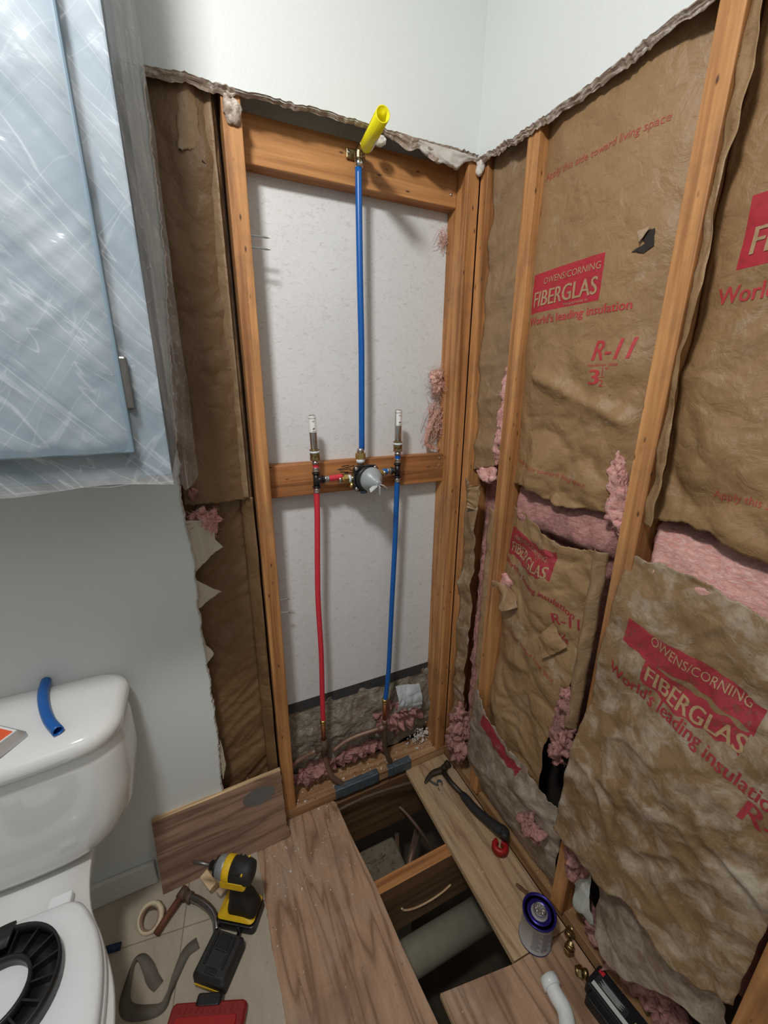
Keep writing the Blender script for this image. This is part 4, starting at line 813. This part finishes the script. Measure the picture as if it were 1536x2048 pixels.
# local: +x to the bit, z up
HZ=.184
bm=B(); lathe(bm,[(-.070,.018),(-.067,.026),(-.055,.0300),(-.012,.0300)],(0,0,HZ),(1,0,0),32); obj('motor_housing',bm,M['blkr'],t,True)
for s in (-1,1):
    for k in range(3): 
        o=obj('vent_slot',boxc(B(),(-.050+k*.012,s*.020,HZ+.0205),(.004,.010,.004)),M['dwy' if k==0 else 'blk'],t); o.rotation_euler=(0,0,0)
bm=B(); lathe(bm,[(-.014,.0305),(-.012,.0312),(.002,.0312),(.006,.0300)],(0,0,HZ),(1,0,0),32); obj('yellow_band',bm,M['dwy'],t,True)
obj('yellow_side',loft(B(),[rrect(-.022,0,.036,.0325,.008,HZ-.024),rrect(-.022,0,.034,.031,.008,HZ-.002)]),M['dwy'],t,bevel=.002)
bm=B(); lathe(bm,[(.004,.0300),(.010,.0290),(.024,.0265),(.030,.021),(.031,.018)],(0,0,HZ),(1,0,0),32); obj('gear_case',bm,M['dwg'],t,True,label='scuffed grey metal nose case')
bm=B(); lathe(bm,[(.030,.022),(.034,.022),(.037,.016),(.038,.012),(.050,.011),(.051,.007)],(0,0,HZ),(1,0,0),28); obj('chuck',bm,M['blk'],t,True)
bm=B(); lathe(bm,[(.05,.0052),(.085,.0052),(.088,.0042),(.100,.0034),(.104,.0010)],(0,0,HZ),(1,0,0),12); obj('driver_bit',bm,M['nail'],t,True)
obj('grip',loft(B(),[rrect(-.018,0,.022,.018,.012,HZ-.02),rrect(-.020,0,.019,.018,.012,HZ-.06),rrect(-.028,0,.030,.0255,.014,HZ-.10),rrect(-.030,0,.042,.0265,.014,HZ-.138)]),M['blkr'],t,True)
obj('trigger',loft(B(),[rrect(.008,0,.007,.009,.004,HZ-.032),rrect(.004,0,.006,.009,.004,HZ-.058)]),M['blk'],t,True)
obj('yellow_frame',loft(B(),[rrect(-.010,0,.022,.018,.010,HZ-.118),rrect(-.016,0,.044,.030,.012,HZ-.142),rrect(-.018,0,.052,.034,.012,HZ-.146)]),M['dwy'],t,True,bevel=.001)
obj('foot',loft(B(),[rrect(-.018,0,.054,.036,.012,.0),rrect(-.018,0,.055,.037,.012,.006),rrect(-.018,0,.053,.035,.012,.026)]),M['blk'],t,bevel=.002)
bm=B(); tube(bm,spline([(-.030,.038,.030),(-.034,.043,.022),(-.034,.045,.014),(-.03,.045,.008)],5),.0045,8); obj('belt_hook',bm,M['blk'],t,True)
# battery
bp=at(442,1912,'z',.03)
t=thing('battery_pack','black slide-on battery pack with yellow stripe lying on the floor','battery',(bp.x,bp.y,.004),(R(0),0,R(-38)))
obj('case',loft(B(),[rrect(0,-.006,.042,.046,.009,.0),rrect(0,-.006,.044,.048,.009,.006),rrect(0,-.006,.044,.048,.010,.034),rrect(0,-.004,.037,.041,.010,.046)]),M['blkr'],t,bevel=.002)
obj('yellow_stripe',box(B(),(-.037,-.0555,.010),(.037,-.0538,.017)),M['dwy'],t); 
for k in (-1,1): obj('rail',box(B(),(k*.024-.003,-.03,.044),(k*.024+.003,.032,.050)),M['blk'],t,bevel=.0015)
obj('rail_block',box(B(),(-.016,.0,.044),(.016,.032,.049)),M['blk'],t,bevel=.002)
obj('latch',boxc(B(),(0,-.038,.046),(.030,.012,.005)),M['blk'],t,bevel=.002)
# old shower arm
P=[at(312,1868,'z',.018),at(335,1832,'z',.020),at(366,1788,'z',.022)]
t=thing('old_shower_arm','rusty pipe nipple joined to a curved tarnished chrome arm','pipe')
bm=B(); tube(bm,P,[.0085,.0088,.0095],14); obj('rusty_nipple',bm,plain('rusty_pipe',(.17,.065,.035),.7,.3,.4,70,bump=.4),t,True)
e=P[2]; bm=B(); tube(bm,[e+(e-P[0]).normalized()*-.012,e+(e-P[0]).normalized()*.014],.0135,16); lathe(bm,[(0,.012),(.02,.012),(.022,.0135),(.030,.0135)],e,at(392,1800,'z',.024)-e,16); obj('elbow_fitting',bm,M['oldcu'],t,True)
P2=[at(380,1793,'z',.024),at(400,1802,'z',.024),at(420,1818,'z',.023),at(431,1838,'z',.020),at(434,1860,'z',.014)]
bm=B(); tube(bm,spline(P2,8),.0098,18); obj('chrome_arm',bm,M['chrome'],t,True)
# tape roll
p=at(303,1838,'z',.012); t=thing('tape_roll','nearly used roll of cream masking tape by the leaning plywood','tape roll',(p.x,p.y,.018),(R(28),R(-22),0))
bm=B(); n=48; V=[]
for i in range(n): a=2*PI*i/n; V.append([Vector((r*math.cos(a),r*math.sin(a),z)) for r,z in ((.026,-.010),(.034+.0015*nz(i*.5,1),-.010),(.034+.0015*nz(i*.5,1),.010),(.026,.010))])
V.append(V[0]); loft(bm,V,False); obj('tape',bm,M['mask'],t,True); 
bm=B(); n=48; V=[]
for i in range(n): a=2*PI*i/n; V.append([Vector((r*math.cos(a),r*math.sin(a),z)) for r,z in ((.0235,-.0105),(.026,-.0105),(.026,.0105),(.0235,.0105))])
V.append(V[0]); loft(bm,V,False); obj('cardboard_core',bm,plain('brown_card',(.30,.20,.13),.85),t,True)
# strap loop
S=[(395,1880),(372,1900),(352,1945),(338,1985),(322,2012),(290,2020),(258,2018),(248,2000),(255,1965),(268,1925),(283,1916),(296,1932),(304,1952),(316,1968)]
P=[at(a,b,'z',.006+.010) for a,b in S]; zz=[.0,.0,.0,.0,.0,.0,.0,.0,.004,.010,.010,.006,0,0]
sp=spline([Vector((p.x,p.y,.005+k)) for p,k in zip(P,zz)],8)
bm=B(); V=[]
for i,p in enumerate(sp):
    tt=(sp[min(i+1,len(sp)-1)]-sp[max(0,i-1)]).normalized(); s=tt.cross(Vector((0,0,1))).normalized(); f=i/len(sp)
    k=.25+.75*abs(math.cos(f*7)); lean=1-k; w_=.0140
    a=p+s*w_*k+Vector((0,0,.020*lean)); b=p-s*w_*k; V.append((bm.verts.new(a),bm.verts.new(b)))
for a,b in zip(V,V[1:]): bm.faces.new((a[0],a[1],b[1],b[0]))
tag(obj('fabric_strap',bm,M['strap'],None,True,solid=.0014),'dirty grey strap looped on the floor next to the battery','strap')
# wood wedge, red case, blue scrap
p=at(420,1765,'z',.02); t=timber('wood_offcut',(p.x-.025,p.y-.012,.004),(p.x+.025,p.y+.012,.034),M['wedge'],'small fresh wood wedge on the floor under the driver bit','wood scrap'); t.rotation_euler=(R(18),R(8),R(-62)); t.location.z=.026
p=at(455,1780,'z',.004); bm=B(); boxc(bm,(p.x-.012,p.y,.0125),(.030,.022,.016),Matrix.Rotation(R(30),4,'Z')); o=obj('wood_chip',bm,plain('pale_scrap',(.55,.42,.30),.6,0,.2,50),None,bevel=.004); tag(o,'pale wood scrap between the wedge and the driver foot','wood scrap')
c=at(425,2030,'z',.02); t=thing('bit_case','red plastic bit case with black latch at the bottom edge','case',(-.893,-.416,.004),(0,0,R(-22)))
obj('case_body',loft(B(),[rrect(0,0,.082,.055,.010,.0),rrect(0,0,.084,.057,.010,.004),rrect(0,0,.084,.057,.010,.026),rrect(0,0,.081,.054,.010,.028)]),M['redc'],t)
obj('lid_rim',loft(B(),[rrect(0,0,.0845,.0575,.010,.012),rrect(0,0,.0865,.0595,.011,.013),rrect(0,0,.0865,.0595,.011,.017),rrect(0,0,.0845,.0575,.010,.018)]),M['redc'],t)
obj('raised_panel',loft(B(),[rrect(0,-.006,.070,.040,.006,.027),rrect(0,-.006,.068,.038,.006,.031)]),M['redb'],t)
for k in range(-5,6): obj('grip_rib',boxc(B(),(k*.013,.045,.0285),(.003,.012,.003)),M['redc'],t)
obj('latch',loft(B(),[rrect(-.003,.060,.029,.011,.005,.004),rrect(-.003,.060,.029,.011,.005,.028),rrect(-.003,.058,.024,.010,.005,.033)]),M['blk'],t,bevel=.001)
p=at(232,1896,'z',.010); bm=B(); tube(bm,[p+Vector((-.035,.008,0)),p+Vector((.010,0,0))],.0085,14); tag(obj('tube_scrap',bm,M['bluedk'],None,True),'dark blue tube scrap on the floor beside the toilet bowl','tube')
# ------------------------------------------------------------ hammer and friends on the right strip
z0=.0
hh=at(900,1568,'z',.014); he=at(1006,1664,'z',.016)
t=thing('claw_hammer','claw hammer with black rubber grip lying on the right plywood strip','hammer')
dv=(he-hh); dl=dv.length; dn=dv.normalized(); sd=Vector((-dn.y,dn.x,0)); hd=at(898,1536,'z',.014)
nk=at(893,1551,'z',.014); mid=at(938,1600,'z',.014)
def flat(bm,pts,ws,hs,n=12):
    pts=[Vector(p) for p in pts]; rings=[]
    for i,p in enumerate(pts):
        tt=(pts[min(i+1,len(pts)-1)]-pts[max(i-1,0)]).normalized(); s=Vector((-tt.y,tt.x,0)).normalized()
        rings.append([p+s*ws[i]*math.cos(2*PI*k/n)+Vector((0,0,1))*hs[i]*math.sin(2*PI*k/n) for k in range(n)])
    return loft(bm,rings)
neck=at(884,1540,'z',.014)
obj('steel_shaft',flat(B(),[neck,at(902,1565,'z',.014),at(928,1592,'z',.014)],[.010,.0085,.0085],[.010,.009,.009]),M['hsteel'],t,True)
gp=[at(924,1588,'z',.017),at(932,1597,'z',.020),at(950,1618,'z',.026),at(975,1640,'z',.037),at(996,1656,'z',.047),at(1008,1664,'z',.052),at(1009,1677,'z',.053)]
obj('rubber_grip',flat(B(),spline(gp,4),[.011,.0125,.0135,.014,.014,.0145,.0145,.015,.015,.015,.015,.015,.015,.0155,.016,.017,.018,.018,.018,.018,.018,.0165,.015,.013,.010][:len(spline(gp,4))],[.011]*4+[.0135]*21),M['blkr'],t,True)
face=at(902,1521,'z',.016); claw1=at(866,1546,'z',.014); claw2=at(850,1566,'z',.008)
bm=B(); dfc=(face-neck).normalized(); lathe(bm,[(-.006,.009),(.0,.0115),(.004,.0105),(.010,.0135),(.020,.0135),(.021,.012)],neck+(face-neck)*.35,dfc,20); obj('hammer_face',bm,M['hsteel'],t,True)
bm=flat(B(),spline([neck+(face-neck)*.3,neck,claw1,at(856,1556,'z',.012),claw2],4),[.012,.0125,.013,.013,.013,.0125,.012,.012,.011,.010,.009,.008,.0075,.007,.006,.005,.004][:17],[.013,.013,.012,.011,.010,.009,.008,.007,.006,.005,.0045,.004,.004,.0035,.003,.0025,.002]); obj('claw',bm,M['hsteel'],t,True)
p=at(1000,1695,'z',.013); t=thing('tube_cutter','small red round tube cutter at the end of the hammer handle','tool',(p.x,p.y,.001),(0,0,R(60))); t.scale=(1.2,1.2,1.1)
obj('cutter_ring',loft(B(),[[Vector((r*math.cos(a),r*math.sin(a),z)) for r,z in ((.0085,.002),(.012,.0),(.0185,.001),(.0205,.006),(.0205,.018),(.0185,.023),(.012,.024),(.0085,.022))] for a in [R(25+310*i/40) for i in range(41)]]),M['redb'],t,True)
bm=B(); 
for i in range(30):
    a=R(60+240*i/29); boxc(bm,(.0207*math.cos(a),.0207*math.sin(a),.012),(.0014,.0014,.015),Matrix.Rotation(a,4,'Z'))
obj('knurling',bm,M['redc'],t)
# pipe strap with nail
t=thing('pipe_strap','small dark metal pipe strap with a nail beside the hammer claw','strap')
c=at(879,1567,'z',.006); cs=[c+Vector((.0095*math.cos(a),.0095*math.sin(a),.002)) for a in [R(200-k*18) for k in range(16)]]
pt=[at(858,1561,'z',.006),at(868,1568,'z',.006)]
bm=B(); V=[]
for p in spline(pt+cs,3): V.append((bm.verts.new(Vector((p.x,p.y,.002))),bm.verts.new(Vector((p.x,p.y,.014)))))
for a,b in zip(V,V[1:]): bm.faces.new((a[0],a[1],b[1],b[0]))
obj('band',bm,M['plate'],t,solid=.0016); bm=B(); tube(bm,[at(876,1576,'z',.006),at(884,1588,'z',.003)],[.0016,.001],8); obj('nail',bm,M['steel'],t,True)
# can
ca=at(1079,1822,'z',.103); cbm=at(1068,1895,'z',.0)
t=thing('primer_can','small metal can with glossy purple lid and silver cap','can',(ca.x,ca.y,.0))
CRr=.0405
bm=B(); lathe(bm,[(.0,CRr-.002),(.001,CRr+.001),(.004,CRr+.001),(.005,CRr-.001),(.098,CRr-.001),(.099,CRr)],(0,0,0),(0,0,1),48); obj('can_body',bm,M['can'],t,True)
bm=B(); lathe(bm,[(0,CRr-.004),(.0005,CRr+.0015),(.004,CRr+.0015)],(0,0,.0),(0,0,1),48); obj('bottom_rim',bm,M['purple'],t,True)
bm=B(); lathe(bm,[(.097,CRr),(.098,CRr+.0018),(.102,CRr+.0018),(.103,CRr),(.1015,CRr-.003),(.099,CRr-.004),(.099,.030),(.101,.028),(.101,.022),(.098,.020),(.098,.014)],(0,0,0),(0,0,1),48); obj('purple_lid',bm,M['purple'],t,True)
bm=B(); n=48; loft(bm,[[Vector((r*math.cos(2*PI*k/n)*(1+.03*(k%4<2)),r*math.sin(2*PI*k/n)*(1+.03*(k%4<2)),z)) for k in range(n)] for z,r in ((.098,.0155),(.110,.0155),(.112,.0140),(.1105,.0125),(.1105,.004))]); obj('silver_cap',bm,M['steel'],t)
bm=B(); 
for k in range(8): a=2*PI*k/8; tube(bm,[(.005*math.cos(a),.005*math.sin(a),.1112),(.011*math.cos(a),.011*math.sin(a),.1118)],.0011,6)
obj('cap_ridges',bm,M['steel'],t,True)
bm=B()
for r_ in range(11):
    for s in range(3):
        a0_=R(205+s*36+(r_%3)*2); a1_=a0_+R(26+5*((r_*7+s*3)%3)-2); zc_=.080-r_*.0062
        sheet(bm,lambda u,v:Vector(((CRr+.0002)*math.cos(a0_+(a1_-a0_)*u),(CRr+.0002)*math.sin(a0_+(a1_-a0_)*u),zc_+.0022*v)),8,1)
obj('label_print',bm,M['canb'],t)
# twig/shim, fittings, elbow, box
bm=B(); a=at(1032,1768,'z',.004); b=at(1055,1787,'z',.004); flat(bm,[a,a.lerp(b,.35),a.lerp(b,.7),b],[.004,.007,.005,.007],[.002,.003,.003,.003],8); tag(obj('wood_splinter',bm,M['joist'],None),'dark wood splinter lying behind the purple-lidded can','wood scrap')
def fitting(label,px,py,rot,k=1):
    p=at(px,py,'z',.010); t=thing('brass_fitting',label,'pipe fitting',(p.x,p.y,.013),rot,'loose brass fittings beside the can'); t.scale=(1.2,1.2,1.2)
    bm=B(); lathe(bm,[(-.012,.007),(-.011,.0085),(-.004,.0085),(-.003,.0065),(.004,.0065),(.005,.0085),(.010,.0085),(.012,.0075),(.012,.0055),(-.010,.0055)],(0,0,0),(1,0,0),24); obj('barbed_end',bm,M['oldbrass'],t,True)
    bm=B(); hexn(bm,(-.006,0,0),(1,0,0),.0112,.008); obj('hex_collar',bm,M['oldbrass'],t)
    return t
fitting('brass fitting lying on its side right behind the can',1140,1866,(0,0,R(15)))
fitting('brass fitting standing on end next to the can',1138,1899,(0,R(-78),R(20)))
fitting('brass fitting nearest the black box',1163,1946,(0,R(-20),R(-50)))
P=[at(1088,1972,'z',.022),at(1108,1962,'z',.022)]
t=thing('pvc_elbow','white plastic elbow pipe at the bottom edge near the can','pipe fitting')
a=at(1097,1957,'z',.023); b=at(1112,1990,'z',.023); c_=at(1130,2024,'z',.023); e=at(1136,2075,'z',.023); g=at(1132,2130,'z',.023)
bm=B(); lathe(bm,[(-.004,.0165),(-.003,.0215),(.016,.0212),(.017,.018),(.016,.0165),(0,.0160)],a,(b-a),32); obj('socket',bm,M['pvc'],t,True)
bm=B(); tube(bm,spline([a.lerp(b,.25),b,c_,e,g],6),.0178,28); obj('curved_body',bm,M['pvc'],t,True)
c=at(1222,2003,'z',.022); d1=(at(1288,2048,'z',.045)-at(1205,1945,'z',.045)); an=math.atan2(d1.y,d1.x)
t=thing('tool_package','black retail package with grey and red print at the bottom edge','package',(c.x+.006,c.y-.045,.0),(0,0,an+PI))
# local +x = towards back of photo
obj('package_body',loft(B(),[rrect(0,0,.094,.028,.006,.001),rrect(0,0,.095,.029,.006,.005),rrect(0,0,.095,.029,.006,.036),rrect(0,0,.093,.027,.006,.040)]),M['blk'],t,bevel=.001)
obj('package_tray',loft(B(),[rrect(-.004,.036,.086,.012,.006,.001),rrect(-.004,.036,.086,.012,.006,.026),rrect(-.004,.036,.083,.010,.006,.030)]),M['blk'],t,bevel=.001)
obj('grey_band',box(B(),(-.085,.012,.0402),(.085,.022,.0412)),M['greyl'],t); obj('red_mark',box(B(),(.076,-.022,.0402),(.088,-.012,.0412)),plain('red_mark',(.60,.02,.04),.5),t)
obj('dark_panel',box(B(),(.010,-.010,.0402),(.084,.011,.0408)),M['ink'],t)
bm=B()
for k in range(9): box(bm,(.020+(k%3)*.004,-.006+k*.0017,.0409),(.075-(k%4)*.003,-.0054+k*.0017,.0413))
obj('fine_print',bm,M['greyl'],t); obj('green_mark',box(B(),(-.04,-.004,.0402),(-.005,.005,.0410)),M['bluepr'],t); obj('red_panel',box(B(),(-.085,-.008,.0402),(-.02,.003,.0409)),plain('red_print_panel',(.45,.06,.04),.5),t)
# ------------------------------------------------------------ crumbs
def crumbs(name,label,n,fn,m,smin,smax,seed):
    rr=random.Random(seed); bm=B()
    for i in range(n):
        c=fn(rr); s=rr.uniform(smin,smax)*(1 if rr.random()<.85 else 2); k=len(bm.verts)
        mt=Matrix.Translation(c)@Matrix.Rotation(rr.uniform(0,6),4,Vector((rr.random(),rr.random(),rr.random()+.01)))@Matrix.Diagonal((s,s*rr.uniform(.5,1),s*rr.uniform(.3,.8),1))
        g=bmesh.ops.create_icosphere(bm,subdivisions=1,radius=1,matrix=mt)
        for v in g['verts']: v.co+=Vector((rr.uniform(-1,1),rr.uniform(-1,1),rr.uniform(-1,1)))*s*.25
    return tag(obj(name,bm,m),label,'debris',kind='stuff')
crumbs('plaster_crumbs','white plaster crumbs scattered on the back bottom plate',150,lambda r:Vector((r.uniform(-.58,-.02),r.uniform(.004,.06),.040)),M['gypw'],.0008,.003,1)
crumbs('plaster_crumbs','plaster rubble piled at the base of the corner stud',90,lambda r:Vector((-.065+r.gauss(0,.028),.065+r.gauss(0,.012),.045+abs(r.gauss(0,.03)))),M['gypw'],.002,.007,2)
crumbs('plaster_crumbs','fine crumbs sprinkled over the left subfloor strip',170,lambda r:Vector((r.uniform(-.71,-.45),-abs(r.gauss(0,.16))-.006,.001)),M['gypw'],.0006,.0022,3)
crumbs('sawdust','sawdust and chips along the right bottom plate',300,lambda r:Vector((r.uniform(-.15,.085),r.uniform(-.66,-.0),.0)) if r.random()<.6 else Vector((r.uniform(.015,.05),r.uniform(-.6,-.04),.039)),M['wedge'],.0005,.0018,4)
crumbs('rubble','loose debris on the concrete pier in the crawlspace',120,lambda r:Vector((r.uniform(-.52,-.25),r.uniform(-.2,-.05),-.248)),M['concrete'],.002,.008,5)
